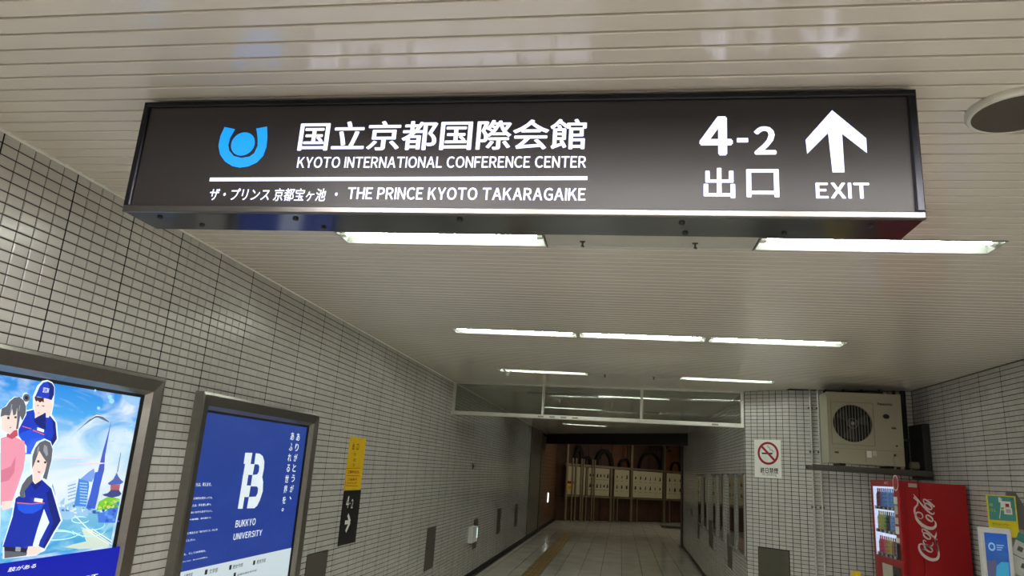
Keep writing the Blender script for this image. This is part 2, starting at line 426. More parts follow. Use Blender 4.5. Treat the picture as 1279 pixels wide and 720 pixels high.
# beam above the bay
Fbm = Fr((-2.11, 20.63, 0), (1.47+2.11, 16.62-20.63, 0)); LB = math.hypot(3.58, 4.01)
B().fbox(Fbm, 0, LB, .73, 1.0, -.15, 0).build('trim_3', mat('dark_beam_paint', (38,34,30), .6), kind='structure')
B().fbox(FP0, -.02, .42, ZF, ZC, -.02, .035).build('trim_4', M_base, kind='structure')
# ------------------------------------------------------------------ ceiling lights
def fixture(x0, x1, y0, y1, state, label, group=None):
    if state == 'cover':
        t = thing('blank_cover_plate', label, 'cover plate', ((x0+x1)/2, (y0+y1)/2, ZC))
        B().box(x0, x1, y0, y1, ZC, ZC+.012).build('plate', mat('grey_cover_plate', (178,176,168), .35), t)
        for fx in (.18, .72):
            cx = x0+(x1-x0)*fx; cy = (y0+y1)/2
            B().cyl((cx,cy,ZC), (cx,cy,ZC-.022), .004, n=8).box(cx-.012, cx+.012, cy-.003, cy+.003, ZC-.006, ZC).cyl((cx-.006,cy,ZC-.022),(cx+.008,cy,ZC-.026),.004,n=6).build('hook', M_dsteel, t)
        return t
    t = thing('ceiling_light', label, 'ceiling light', ((x0+x1)/2, (y0+y1)/2, ZC), group)
    h = .075; ins = .022; e = .006
    hb = B()
    O = [(x0,y0),(x1,y0),(x1,y1),(x0,y1)]; I = [(x0+e,y0+e),(x1-e,y0+e),(x1-e,y1-e),(x0+e,y1-e)]
    T = [(x0+ins,y0+ins*1.6),(x1-ins,y0+ins*1.6),(x1-ins,y1-ins*1.6),(x0+ins,y1-ins*1.6)]
    vs = [(x,y,ZC-.002) for x,y in O]+[(x,y,ZC-.002) for x,y in I]+[(x,y,ZC+h) for x,y in T]+[(x,y,ZC+h+.01) for x,y in O]
    fs = [(4,5,1,0),(5,6,2,1),(6,7,3,2),(7,4,0,3)]+[(4,8,9,5),(5,9,10,6),(6,10,11,7),(7,11,8,4),(8,11,10,9)]
    fs += [(0,1,13,12),(1,2,14,13),(2,3,15,14),(3,0,12,15),(12,13,14,15)]
    hb.add(vs, fs).build('housing', M_trough, t)
    cy = y0+(y1-y0)*.40; cz = ZC+.020
    B().cyl((x0+.035,cy,cz),(x1-.035,cy,cz),.0125,n=12).build('fluorescent_tube', (M_tubehall if y0 < 2 else M_tubebay if y0 > 21 else M_tube) if state == 'lit' else M_tubeoff, t, smooth=True)
    for xx in (x0+.012, x1-.035):
        B().box(xx, xx+.023, cy-.016, cy+.016, ZC+.004, ZC+h).build('lamp_holder', M_white, t)
    return t
side = {0: 'left', 1: 'middle', 2: 'right'}
def lab(r, x0, st):
    s = 'left-hand' if x0 < -1 else ('middle' if x0 < .4 else 'right-hand')
    where = {0:'in the row just behind the hanging sign', 1:'in the unbroken row of three across the ceiling', 2:'in the row just before the hanging glass screen',
             3:'in the first row beyond the hanging glass screen', 4:'in the second row beyond the glass screen', 5:'in the third row beyond the glass screen',
             6:'in the last row before the dark beam', 7:'added out of view in the bay behind the dark beam', 8:'added out of view at the far corner of the bay', 9:'in the nearest row overhead', 10:'in the second row behind the viewpoint', 11:'in the rearmost row by the back wall'}[r]
    if st == 'cover': return 'blank grey ceiling cover plate '+where
    return ('%s lit recessed fluorescent light ' if st == 'lit' else '%s unlit recessed fluorescent light ') % s + where
for r, (a, b, xs_) in enumerate(ROWS):
    ZC = ZBAY-.08 if r in (7, 8) else 1.0
    for (p, q, st) in xs_:
        fixture(p, q, a, b, st, lab(r, p, st), None if st == 'cover' else 'recessed fluorescent ceiling lights')
ZC = 1.0
# small white bracket clipped on row three's left lamp
t = thing('lamp_bracket', 'small white triangular bracket clipped over left end of third-row light', 'bracket', (-1.2, 7.4, ZC))
B().tube([(-1.24,7.33,ZC-.005),(-1.19,7.31,ZC-.05),(-1.15,7.33,ZC-.02)], .008).build('hoop', M_white, t)
B().cyl((-1.19,7.31,ZC-.055),(-1.19,7.31,ZC-.075),.022,.012,n=12).build('cap', M_white, t)
# ------------------------------------------------------------------ ceiling speaker
t = thing('ceiling_speaker', 'round dark grille ceiling speaker with white rim beside hanging sign', 'speaker', (1.0, 1.87, ZC))
cx, cy, rr = 1.003, 1.862, .118
pr = [(rr, 0), (rr, -.010), (rr-.006, -.018), (rr-.014, -.018)]
vs = []; n = 48
for (q, z) in pr:
    for i in range(n): vs.append((cx+q*math.cos(2*math.pi*i/n), cy+q*.8*math.sin(2*math.pi*i/n)/.8, ZC+z))
B().add(vs, [(l*n+i, l*n+(i+1) % n, (l+1)*n+(i+1) % n, (l+1)*n+i) for l in range(3) for i in range(n)]).build('rim', M_alu, t, smooth=True)
M_gr = mat('brown_speaker_mesh', (74,66,58), .7, nscale=400, noise=.3, bump=.4)
q = B(); vs = [(cx, cy, ZC-.014)]
for rad, z in ((.05, -.015), (.09, -.0155), (rr-.013, -.017)):
    for i in range(n): vs.append((cx+rad*math.cos(2*math.pi*i/n), cy+rad*math.sin(2*math.pi*i/n), ZC+z))
fs = [(0, 1+(i+1) % n, 1+i) for i in range(n)] + [(1+l*n+i, 1+l*n+(i+1) % n, 1+(l+1)*n+(i+1) % n, 1+(l+1)*n+i) for l in range(2) for i in range(n)]
q.add(vs, fs).build('grille', M_gr, t, smooth=True)
# ------------------------------------------------------------------ hanging sign
YS = 1.74; SK = YS/1.65
F_s = Fr((0, YS, 0), (1,0,0)); F_s.n = Vector((0,-1,0))
sx0, sx1, sz0, sz1 = -1.425, .704, .640, .984; dep = .145
sign = thing('hanging_sign', 'large black backlit exit sign with white lettering hanging under the slatted ceiling', 'sign', ((sx0+sx1)/2, YS, ZC))
M_signm = mat('anodised_sign_case', (96,98,106), .15, .9, nscale=6)
M_signb = mat('sign_black_edge', (30,31,38), .3, .6)
b = B(); b.box(sx0, sx1, YS, YS+dep, sz0, sz1)
b.build('case', M_signm, sign)
bw = .030; bt_ = .014
fb = B()
for (a0,a1,b0,b1) in ((sx0-.002,sx1+.002,sz1-bw*.55,sz1),(sx0-.002,sx0+bw*.6,sz0+bw*.6,sz1-bw*.55),(sx1-bw*.6,sx1+.002,sz0+bw*.6,sz1-bw*.55)):
    fb.fbox(F_s, a0, a1, b0, b1, 0, bt_, bev=.003)
fb.build('front_frame', M_signb, sign)
B().fbox(F_s, sx0-.002, sx1+.002, sz0-.001, sz0+bw*.6, 0, bt_, bev=.003).build('bottom_frame_rail', mat('sign_rail_underlit', (96,94,92), .3, .8), sign, label='metal bottom rail of the sign frame, painted paler as if lit from below')  # light from below is put into this rail's paler colour
M_face = mat('sign_face_acrylic', (84,80,80), .35, emis=.028, ecol=(150,140,138), noise=.02, spec=.25)
B().fbox(F_s, sx0+.014, sx1-.014, sz0+.014, sz1-.012, 0, .004).build('face_panel', M_face, sign)
B().box(sx0+.06, sx1-.06, YS+.03, YS+.11, sz1, ZC).build('mounting_rail', M_blackp, sign)
M_let = mat('backlit_white_letter', (235,236,255), .4, emis=1.5, ecol=(226,228,255), noise=0)
M_blue = mat('backlit_blue_emblem', (10,150,255), .4, emis=1.15, ecol=(8,150,255), noise=0)
o_ = .0055
ptext('lettering', '国立京都国際会館', F_s, (372,189.5), (733.5,149.5), o_, M_let, sign, bold=.022)
ptext('lettering', 'KYOTO INTERNATIONAL CONFERENCE CENTER', F_s, (371.5,211), (732.5,196), o_, M_let, sign, bold=.025)
ptext('lettering', 'ザ・プリンス 京都宝ヶ池', F_s, (262,251.5), (409,236.5), o_, M_let, sign, bold=.018, shear=.1)
ptext('lettering', '・', F_s, (419,245.8), (423,241.5), o_, M_let, sign, bold=.02)
ptext('lettering', 'THE PRINCE KYOTO TAKARAGAIKE', F_s, (434,250), (732,236), o_, M_let, sign, bold=.028)
ptext('lettering', '4', F_s, (873.5,195.5), (914.5,146.5), o_, M_let, sign, bold=.045)
ptext('lettering', '-', F_s, (920,179.3), (934,173.6), o_, M_let, sign, bold=.02)
ptext('lettering', '2', F_s, (941.5,194.5), (968.5,159), o_, M_let, sign, bold=.04)
ptext('lettering', '出', F_s, (878.5,248.7), (917.5,211), o_, M_let, sign, bold=.02)
ptext('lettering', '口', F_s, (932,247.7), (972,212.5), o_, M_let, sign, bold=.022)
ptext('lettering', 'EXIT', F_s, (1018.5,249), (1084.5,229.5), o_, M_let, sign, bold=.035)
a0 = F_s.pix(262.8, 227.6); a1 = F_s.pix(734, 221.3); hb_ = F_s.pix(262.8, 223)[1]-a0[1]
B().poly(F_s, [(a0[0],a0[1]),(a1[0],a1[1]-hb_+.0005),(a1[0],a1[1]),(a0[0],a0[1]+hb_)], o_).build('divider_line', M_let, sign)
B().poly(F_s, F_s.pts([(797,78),(882,148),(884,185),(822,137),(828,233),(798,233),(787,135),(735,187),(731,152)], 2, 640, 100), o_).build('arrow', M_let, sign, label='white upward arrow')
lg = B()
cc = F_s.pix(304.6, 181); rad = F_s.pix(319.3, 181)[0]-cc[0]
lg.poly(F_s, [(cc[0]+rad*math.cos(2*math.pi*i/40), cc[1]+rad*math.sin(2*math.pi*i/40)) for i in range(40)], o_)
K = 2.46; pts_o = [(349,147),(336,175),(330,205),(335,232),(350,253),(372,267),(395,272),(422,268),(448,256),(467,236),(477,208),(480,180),(479,146)]
pts_i = [(446,152),(450,178),(450,205),(440,227),(425,238),(400,242),(377,236),(363,220),(360,203),(366,180),(381,154)]
P = F_s.pts(pts_o+pts_i, K, 140, 100)
no = len(pts_o); ni = len(pts_i)
lg.add([F_s.at(x, z, o_) for x, z in P], [tuple(range(no+ni))[::-1]])
lg.build('emblem', M_blue, sign, label='blue emblem of a ball in a cupped ring')
bs = B()
for (fx, fy) in ((.04,.25),(.083,.72),(.237,.25),(.262,.75),(.46,.2),(.735,.25),(.742,.8),(.86,.75),(.95,.3)):
    X = sx0+(sx1-sx0)*fx; Yb = YS+dep*fy
    B().cyl((X,Yb,sz0),(X,Yb,sz0-.005),.009,.007,n=10).build('bolt', M_blackp, sign)
# ------------------------------------------------------------------ wall light boxes (posters)
M_pframe = mat('poster_frame_steel', (146,143,137), .28, .95, nscale=30)
M_inner = mat('poster_frame_inner', (28,27,27), .4, .4)
def light_box(F, a0, a1, b0, b1, label, w=.085, prot=.05):
    t = thing('poster_light_box', label, 'light box', F.at((a0+a1)/2, b0, 0), 'backlit poster boxes on the left wall')
    prof = [(0, 0), (0, prot), (.014, prot+.004), (w*.78, prot-.004), (w, prot-.03)]
    C = [(a0,b0,1,1),(a1,b0,-1,1),(a1,b1,-1,-1),(a0,b1,1,-1)]
    for i in range(4):
        p, q = C[i], C[(i+1) % 4]; bb = B(); vs = []
        for (c) in (p, q):
            for (k_, c_) in prof: vs.append(F.at(c[0]+c[2]*k_, c[1]+c[3]*k_, c_))
        m_ = len(prof); fs = [(j, m_+j, m_+j+1, j+1) for j in range(m_-1)]
        bb.add(vs, fs).build('frame_rail', M_pframe, t)
    g = B(); w2 = w+.012
    I = [(a0+w,b0+w),(a1-w,b0+w),(a1-w,b1-w),(a0+w,b1-w)]; J = [(a0+w2,b0+w2),(a1-w2,b0+w2),(a1-w2,b1-w2),(a0+w2,b1-w2)]
    g.add([F.at(x,y_,prot-.03) for x,y_ in I]+[F.at(x,y_,prot-.036) for x,y_ in J]+[F.at(x,y_,.008) for x,y_ in J],
          [(i,(i+1)%4,4+(i+1)%4,4+i) for i in range(4)]+[(4+i,4+(i+1)%4,8+(i+1)%4,8+i) for i in range(4)]).build('gasket', M_inner, t)
    return t, (a0+w2, a1-w2, b0+w2, b1-w2)
def grad_mat(name, stops, axis_z0, axis_z1, strength, noise=.5, nscale=3., ncol=(1,1,1)):
    """printed picture: colour bands up the sheet with cloudy wisps"""
    m = bpy.data.materials.new(name); m.use_nodes = True; nt = m.node_tree; L = nt.links; b = nt.nodes['Principled BSDF']
    g = nt.nodes.new('ShaderNodeNewGeometry'); sp = nt.nodes.new('ShaderNodeSeparateXYZ'); L.new(g.outputs['Position'], sp.inputs[0])
    mr = nt.nodes.new('ShaderNodeMapRange'); mr.inputs[1].default_value = axis_z0*U+CZ; mr.inputs[2].default_value = axis_z1*U+CZ; L.new(sp.outputs[2], mr.inputs[0])
    cr = nt.nodes.new('ShaderNodeValToRGB'); L.new(mr.outputs[0], cr.inputs[0])
    el = cr.color_ramp.elements; el[0].position = stops[0][0]; el[0].color = lin(stops[0][1]); el[1].position = stops[-1][0]; el[1].color = lin(stops[-1][1])
    for p, c in stops[1:-1]: e = el.new(p); e.color = lin(c)
    mp = nt.nodes.new('ShaderNodeMapping'); mp.inputs['Scale'].default_value = (1,.8,2.2); L.new(g.outputs['Position'], mp.inputs[0])
    n = nt.nodes.new('ShaderNodeTexNoise'); n.inputs['Scale'].default_value = nscale; n.inputs['Detail'].default_value = 6; n.inputs['Distortion'].default_value = 1.2
    L.new(mp.outputs[0], n.inputs['Vector'])
    r2 = nt.nodes.new('ShaderNodeMapRange'); r2.inputs[1].default_value = .44; r2.inputs[2].default_value = .66; r2.inputs[4].default_value = noise; L.new(n.outputs['Fac'], r2.inputs[0])
    mx = nt.nodes.new('ShaderNodeMix'); mx.data_type = 'RGBA'; L.new(r2.outputs[0], mx.inputs[0]); L.new(cr.outputs[0], mx.inputs[6]); mx.inputs[7].default_value = lin(ncol)
    dk_ = nt.nodes.new('ShaderNodeMix'); dk_.data_type = 'RGBA'; dk_.inputs[0].default_value = .78; dk_.inputs[7].default_value = (0,0,0,1); L.new(mx.outputs[2], dk_.inputs[6])
    L.new(dk_.outputs[2], b.inputs['Base Color']); L.new(mx.outputs[2], b.inputs['Emission Color']); b.inputs['Emission Strength'].default_value = strength
    b.inputs['Roughness'].default_value = .35; MATS[name] = m; return m
# --- poster 1: security staff illustration
lb1, (pa0, pa1, pb0, pb1) = light_box(F_left, 1.58, 2.985, -1.45, .292, 'framed backlit poster of cartoon security staff at the left edge')
FPx = Fr(F_left.at(0,0,.010), F_left.u)
sky = grad_mat('poster_sky_print', [(0,(70,170,225)),(.25,(205,228,240)),(.4,(222,236,244)),(.6,(165,215,242)),(.8,(70,165,235)),(1,(25,130,225))], -.42, .22, .92, noise=.8, nscale=3.2, ncol=(238,248,255))
sh1 = B().poly(FPx, [(pa0,pb0),(pa1,pb0),(pa1,pb1),(pa0,pb1)], 0).build('poster_sheet', sky, lb1)
A = lambda L: FPx.pts(L, 6.854, 0, 455)
Bz = lambda L: FPx.pts(L, 4, 0, 540)
Cz = lambda L: FPx.pts(L, 6, 80, 480)
Dz = lambda L: FPx.pts(L, 5.54, 80, 590)
def art(name, items, parent, step=.0004, start=.0006):
    b = B(); k = start
    for (pts, m) in items: b.poly(FPx, pts, k, m); k += step
    return b.build(name, None, parent)
e_ = em
water = grad_mat('poster_water_print', [(0,(20,90,190)),(.5,(60,165,220)),(1,(120,190,225))], -.50, -.30, .9, noise=.5, nscale=7., ncol=(190,240,250))
city = [(Dz([(-440,262),(-440,250),(0,238),(90,238),(160,250),(235,262),(345,345),(318,516),(0,545),(-440,620)]), water),
 (Bz([(240,420),(245,375),(300,385),(300,350),(320,330),(370,345),(440,330),(440,420),(330,440)]), e_('art_pale_blue',(150,195,228))),
 (Bz([(248,425),(250,330),(262,255),(275,310),(287,390),(286,425)]), e_('art_sail',(95,140,205))),
 (Bz([(318,368),(332,258),(382,235),(380,340)]), e_('art_white_block',(212,228,240))),
 (Dz([(68,235),(100,45),(170,66),(172,100),(150,240)]), e_('art_blue_block',(70,135,215))),
 (Dz([(110,50),(165,2),(205,-25),(215,20),(190,70)]), e_('art_pyramid',(120,160,230))),
 (Cz([(355,265),(332,390),(305,540),(300,640),(262,790),(215,790),(250,660),(290,500),(325,380)]), e_('art_tower',(75,90,190))),
 (Dz([(215,0),(262,0),(240,140),(213,255),(150,252),(180,150)]), e_('art_tower2',(60,95,205))),
 (Dz([(222,262),(240,205),(300,172),(345,176),(384,186),(380,240),(290,262)]), e_('art_green',(120,195,60))),
 (Dz([(285,275),(330,225),(384,192),(352,352),(235,350),(230,285)]), e_('art_tree_blue',(70,120,215))),
 (Dz([(318,128),(320,88),(386,88),(380,130)]), e_('art_red',(170,95,110))),
 (Dz([(262,155),(300,146),(322,124),(375,124),(396,150),(380,166),(330,178),(275,165)]), e_('art_roof',(62,72,130))),
 (Dz([(300,78),(338,50),(354,20),(362,2),(372,28),(388,50),(410,70),(385,86),(312,90)]), e_('art_roof2',(84,100,176))),
 (Cz([(421,515),(425,515),(400,660),(394,660)]), e_('art_roof',(62,72,130))),
 (Dz([(0,520),(60,500),(150,480),(120,400),(150,390),(300,498),(318,516),(100,535)]), e_('art_cream',(205,222,205))),
 (Cz([(415,62),(572,88),(552,166),(500,155),(455,122)]), e_('art_planet',(150,196,236))),
 ]
rn_ = random.Random(8)
det = []
for i in range(8):
    y_ = 72+i*20; det.append((Dz([(106,y_),(158,y_+5),(157,y_+12),(105,y_+7)]), e_('art_window_light',(170,205,238))))
for i in range(5):
    y_ = 262+i*17; det.append((Bz([(336,y_+6),(376,y_-6),(376,y_-1),(336,y_+11)]), e_('art_window_blue',(120,160,205))))
for i in range(46):
    x_ = rn_.uniform(-230,230); y_ = 250+rn_.uniform(-14,34)+max(0,x_)*.08; w_ = rn_.uniform(8,24); h_ = rn_.uniform(6,22)
    det.append((Dz([(x_,y_),(x_+w_,y_+1),(x_+w_,y_-h_),(x_,y_-h_-1)]), e_('art_town%d' % (i % 4), [(70,120,190),(150,190,225),(215,228,238),(50,90,160)][i % 4])))
for i in range(22):
    x_ = rn_.uniform(228,372); y_ = rn_.uniform(190,250); r_0 = rn_.uniform(6,13)
    det.append((Dz([(x_+r_0*math.cos(k_*.9)*1.2, y_+r_0*math.sin(k_*.9)) for k_ in range(7)]), e_('art_leaf%d' % (i % 3), [(150,210,70),(90,170,60),(196,214,90)][i % 3])))
for i in range(12):
    x_ = rn_.uniform(245,360); y_ = rn_.uniform(262,345); r_0 = rn_.uniform(7,14)
    det.append((Dz([(x_+r_0*math.cos(k_*.9), y_+r_0*math.sin(k_*.9)) for k_ in range(7)]), e_('art_bush%d' % (i % 2), [(50,84,190),(96,150,230)][i % 2])))
det += [(Cz([(-200,560),(60,545),(200,556),(60,562)]), e_('art_cloud_pink',(226,216,232))), (Cz([(20,600),(200,585),(330,592),(180,606)]), e_('art_cloud_pink',(226,216,232)))]
art('skyline_print', city+det, sh1, step=.00009)
sw = B()
for (cx_, cy_, ra, rb, a0_, a1_, w_) in ((180,360,90,40,-.2,2.6,6),(160,390,120,55,.2,2.9,5),(-40,470,170,60,3.4,6.0,6),(-60,440,120,40,3.2,6.2,5),(-90,400,200,70,.2,3.0,5),(100,330,60,22,0,5.5,5)):
    L = [(cx_+ra*math.cos(a0_+(a1_-a0_)*i/10), cy_+rb*math.sin(a0_+(a1_-a0_)*i/10)) for i in range(11)]
    sw.stroke(FPx, Dz(L), [.001]+[.004]*9+[.001], .008, e_('art_swirl',(190,240,248)))
for L in ([(140,400),(300,500)],[(160,395),(318,500)],[(180,392),(320,480)],[(60,300),(120,360),(200,440)]):
    sw.stroke(FPx, Dz(L), [.004]*len(L), .0085, e_('art_swirl2',(235,240,215)))
sw.stroke(FPx, Cz([(80,355),(130,312),(190,264),(235,238),(280,258),(325,285)]), [.001,.003,.009,.014,.010,.003], .0075, e_('art_bird',(90,110,130)))
sw.stroke(FPx, Cz([(185,262),(230,234),(280,244)]), [.001,.005,.001], .0078, e_('art_bird2',(235,240,245)))
for (x_, y_, r_0) in ((330,97,17),(343,127,20),(245,180,13),(472,342,11),(495,308,8),(488,275,6),(440,355,6),(352,428,6),(220,48,9),(465,250,4),(480,318,5),(500,285,5)):
    sw.poly(FPx, Cz([(x_+r_0*math.cos(i*.63), y_+r_0*math.sin(i*.63)) for i in range(10)]), .0082, e_('art_bubble',(150,215,248)))
sw.build('swirl_print', None, sh1)
skin = e_('art_skin',(236,216,206)); navy = e_('art_navy',(18,34,120)); blue = e_('art_blue',(24,58,190)); dk = e_('art_dark',(38,38,52))
hairg = e_('art_hair_grey',(96,98,108)); pink = e_('art_pink',(232,150,172)); dpink = e_('art_dark_pink',(190,80,104)); orange = e_('art_orange',(235,110,90)); wht = e_('art_white',(245,248,250)); halo = e_('art_halo',(225,242,252))
cobalt = e_('art_cobalt',(30,84,220)); brown = e_('art_brown',(70,40,44)); hi = e_('art_hair_light',(150,156,166))
man = [(A([(180,402),(262,380),(262,275),(300,185),(345,142),(388,136),(430,155),(452,200),(448,270),(442,345),(425,430),(470,500),(482,645),(430,718),(380,700),(360,760),(115,760),(112,610),(140,510)]), halo),
 (A([(190,410),(270,390),(290,470),(350,430),(370,462),(408,442),(455,500),(467,640),(425,705),(385,680),(360,720),(360,770),(125,770),(125,620),(150,520)]), blue),
 (A([(408,442),(455,500),(467,640),(425,705),(400,690),(440,600),(430,500)]), navy),
 (A([(268,470),(330,425),(372,415),(372,560),(330,548),(282,505)]), navy),
 (A([(130,600),(235,560),(355,610),(360,640),(360,770),(125,770)]), cobalt),
 (A([(276,285),(350,292),(385,330),(372,400),(350,425),(300,450),(276,465),(275,400),(268,340)]), skin),
 (A([(272,278),(352,290),(362,335),(335,318),(318,330),(300,312),(285,320),(275,300)]), brown),
 (A([(350,300),(385,288),(415,318),(430,345),(418,400),(392,460),(370,455),(366,400),(375,362),(352,330)]), skin),
 (A([(274,282),(285,258),(315,190),(345,157),(385,148),(420,165),(440,200),(436,262),(416,308),(380,296),(340,288),(300,278)]), blue),
 (A([(385,148),(420,165),(440,200),(436,262),(416,308),(392,298),(400,220)]), navy),
 (A([(165,528),(242,550),(240,557),(165,536)]), orange), (A([(252,560),(352,600),(350,608),(252,568)]), orange),
 (A([(292,540),(350,560),(346,585),(288,565)]), wht),
 (A([(288,352),(302,350),(302,357),(288,359)]), dk), (A([(330,352),(350,356),(350,363),(330,359)]), dk), (A([(294,412),(308,416),(306,421),(293,417)]), dpink)]
art('guard_figure', man, sh1, start=.009)
text('cap_lettering', 'SECOM', FPx, A([(326,240)])[0], A([(386,205)])[0], .0175, wht, sh1, bold=.03)
wo = [(A([(-60,400),(5,360),(40,312),(85,276),(150,285),(160,250),(190,240),(218,285),(200,335),(188,350),(188,430),(120,560),(120,610),(150,650),(190,700),(190,760),(-60,760)]), halo),
 (Bz([(-20,30),(15,18),(48,20),(62,28),(100,45),(104,110),(95,180),(62,280),(37,345),(-20,365)]), pink),
 (Bz([(-20,190),(30,170),(55,120),(48,200),(20,240),(-20,250)]), e_('art_pink2',(214,122,148))),
 (A([(15,600),(60,570),(105,560),(112,610),(62,640),(18,622)]), dpink),
 (A([(-30,420),(0,380),(90,370),(130,430),(118,480),(98,545),(42,602),(-30,560)]), skin),
 (A([(-40,450),(-30,380),(10,360),(40,318),(80,285),(125,280),(160,310),(180,360),(178,420),(150,482),(142,470),(130,440),(112,552),(94,558),(104,480),(104,372),(92,430),(70,438),(62,380),(40,440),(0,436)]), hairg),
 (A([(212*1.0+0*0-30+30*math.cos(i*.52), 287+34*math.sin(i*.52)) for i in range(12)]), hairg),
 (A([(182+15*math.cos(i*.63), 287+17*math.sin(i*.63)) for i in range(10)]), dk),
 (A([(50,340),(60,345),(48,420),(40,420)]), hi), (A([(120,350),(128,350),(118,400),(112,400)]), hi),
 (A([(14,448),(32,446),(34,468),(16,470)]), dk), (A([(74,446),(94,444),(94,462),(76,462)]), dk), (A([(28,540),(52,536),(40,548)]), dpink),
 (Bz([(-20,345),(36,340),(22,380),(-20,390)]), skin)]
art('pink_woman_figure', wo, sh1, start=.018)
fw = [(Bz([(118,225),(118,160),(124,98),(150,48),(190,30),(222,44),(236,85),(230,145),(210,200),(202,240),(232,275),(250,330),(282,440),(240,510),(192,592),(170,600),(150,615),(90,622),(-20,632),(-20,560),(24,418),(38,330),(52,318),(64,268),(88,232)]), halo),
 (Bz([(120,225),(140,258),(176,235),(225,280),(240,330),(272,440),(235,500),(190,580),(160,568),(168,540),(215,450),(188,382),(155,480),(132,560),(130,590),(-20,572),(30,420),(45,330),(60,318),(92,322),(88,280),(114,240)]), e_('art_blue2',(22,46,165))),
 (Bz([(200,300),(225,285),(240,330),(272,440),(235,500),(190,580),(182,570),(235,450),(215,380)]), navy),
 (Bz([(50,352),(118,358),(188,354),(172,384),(130,405),(88,405),(56,386)]), cobalt),
 (Bz([(50,348),(118,354),(190,350),(190,354),(118,359),(50,353)]), orange),
 (Bz([(118,228),(140,258),(172,236),(170,262),(142,288),(112,250)]), navy),
 (Bz([(134,212),(166,220),(172,238),(141,258),(130,236)]), skin),
 (Bz([(140,130),(160,88),(204,135),(200,165),(190,192),(162,224),(136,216),(124,182)]), skin),
 (Bz([(124,180),(126,120),(140,78),(162,50),(190,38),(216,50),(228,85),(222,140),(208,192),(198,236),(178,226),(190,192),(200,150),(182,126),(160,90),(146,128),(134,160)]), hairg),
 (Bz([(185,60),(200,70),(205,110),(196,120),(180,90)]), hi), (Bz([(150,80),(160,66),(158,84),(146,112)]), hi),
 (Bz([(124,206),(96,228),(72,262),(60,300),(62,322),(86,326),(84,294),(106,268),(126,240)]), hairg),
 (Bz([(148,140),(158,138),(160,148),(149,150)]), dk), (Bz([(182,144),(194,144),(194,154),(183,154)]), dk), (Bz([(146,192),(166,196),(156,203)]), dpink),
 (Bz([(134,326),(176,332),(172,350),(130,344)]), wht),
 (Bz([(-20,570),(100,578),(96,600),(-20,592)]), dk), (Bz([(-20,590),(96,600),(90,614),(-20,628)]), hairg),
 (Bz([(100,568),(156,566),(166,588),(150,606),(96,614),(92,596)]), skin),
 (Bz([(36,570),(62,572),(60,594),(34,592)]), hi)]
art('blue_woman_figure', fw, sh1, start=.026)
bandb = e_('art_band_blue',(6,24,165))
a_l = FPx.pix(0,697); a_r = FPx.pix(134,683); vv = a_r[1]
B().poly(FPx, [(pa0,pb0),(pa1,pb0),(pa1,vv),(pa0,vv)], .037).build('blue_band', bandb, sh1)
ptext('lettering', '肢がある', FPx, (-3,714), (34,703), .0385, wht, sh1, bold=.01, shear=.15)
ptext('lettering', 'PROJECT', FPx, (40,735), (112,716), .0385, wht, sh1, bold=.03)
# --- poster 2
lb2, (qa0, qa1, qb0, qb1) = light_box(F_left, 3.30, 4.735, -1.45, .272, 'framed dark blue backlit university poster beside the yellow and black exit strip')
M_b2 = grad_mat('poster_blue_print', [(0,(34,62,152)),(1,(40,68,150))], -.6, .2, .78, noise=.10, nscale=3, ncol=(60,96,190))
F2 = Fr(F_left.at(0,0,.010), F_left.u)
sh2 = B().poly(F2, [(qa0,qb0),(qa1,qb0),(qa1,qb1),(qa0,qb1)], 0).build('poster_sheet', M_b2, lb2)
pw = mat('poster_white_ink', (232,244,250), .4, emis=.85, noise=0)
E5 = lambda L: F2.pts(L, 8.48, 290, 555)
bl = B()
for L in ([(137,92),(212,94),(195,212),(230,214),(215,326),(212,332),(192,440),(170,560),(128,565),(108,686),(58,686),(100,430),(135,214),(120,210)],
          [(250,100),(290,102),(325,130),(338,180),(334,260),(314,352),(325,400),(322,500),(290,600),(262,660),(232,680),(155,682),(175,560),(250,558),(268,520),(272,470),(262,450),(192,448),(212,332),(218,326),(262,322),(280,290),(284,240),(270,218),(228,216)]):
    bl.poly(F2, E5(L), .0012)
    break
# left half with its notch, right half with two bowls
bl.v = []; bl.f = []; bl.m = []
for L in ([(137,92),(212,94),(193,212),(120,210)], [(135,211),(236,213),(215,328),(116,325)], [(114,325),(170,328),(152,440),(98,436)],
          [(98,436),(195,441),(174,562),(78,560)], [(78,558),(128,562),(108,686),(58,686)],
          [(248,98),(290,102),(284,216),(232,214)], [(290,102),(322,128),(338,185),(334,262),(316,352),(300,352),(262,324),(280,292),(286,240),(276,218),(262,214)],
          [(213,328),(262,322),(316,352),(322,400),(262,450),(194,448)],
          [(316,352),(326,400),(322,500),(290,600),(262,655),(232,680),(228,560),(250,556),(268,520),(273,472),(262,450)], [(176,562),(232,558),(236,680),(154,682)]):
    bl.poly(F2, E5(L), .0012)
bl.build('letter_emblem', pw, sh2)
Z8 = lambda x, y: (200+x/6, 600+y/6)
ptext('lettering', 'BUKKYO', F2, Z8(560,358), Z8(718,285), .0012, pw, sh2, bold=.022, gap=.14)
ptext('lettering', 'UNIVERSITY', F2, Z8(545,452), Z8(765,370), .0012, pw, sh2, bold=.022, gap=.14)
def small_lines():
    for s, x0_, y0_, x1_, y1_ in (('私たちは、考えます。',232,50,385,18),('たとえ時代が変わっても、',214,150,394,122),('人と人は、手を差し伸べ、',204,204,384,172),
        ('支えあいながら生きていく。',193,256,392,222),('希望や価値観、個を超えて。',185,308,384,274),('そこに芽生える「ありがとう」の心を',168,414,430,362),('大切にしたい。',152,470,265,436),
        ('今日も、そして100年後も。',138,574,344,520),('ありがとうが、あふれる世界を。',126,628,358,572)):
        ptext('lettering', s, F2, Z8(x0_,y0_), Z8(x1_,y1_), .0012, pw, sh2, bold=.012)
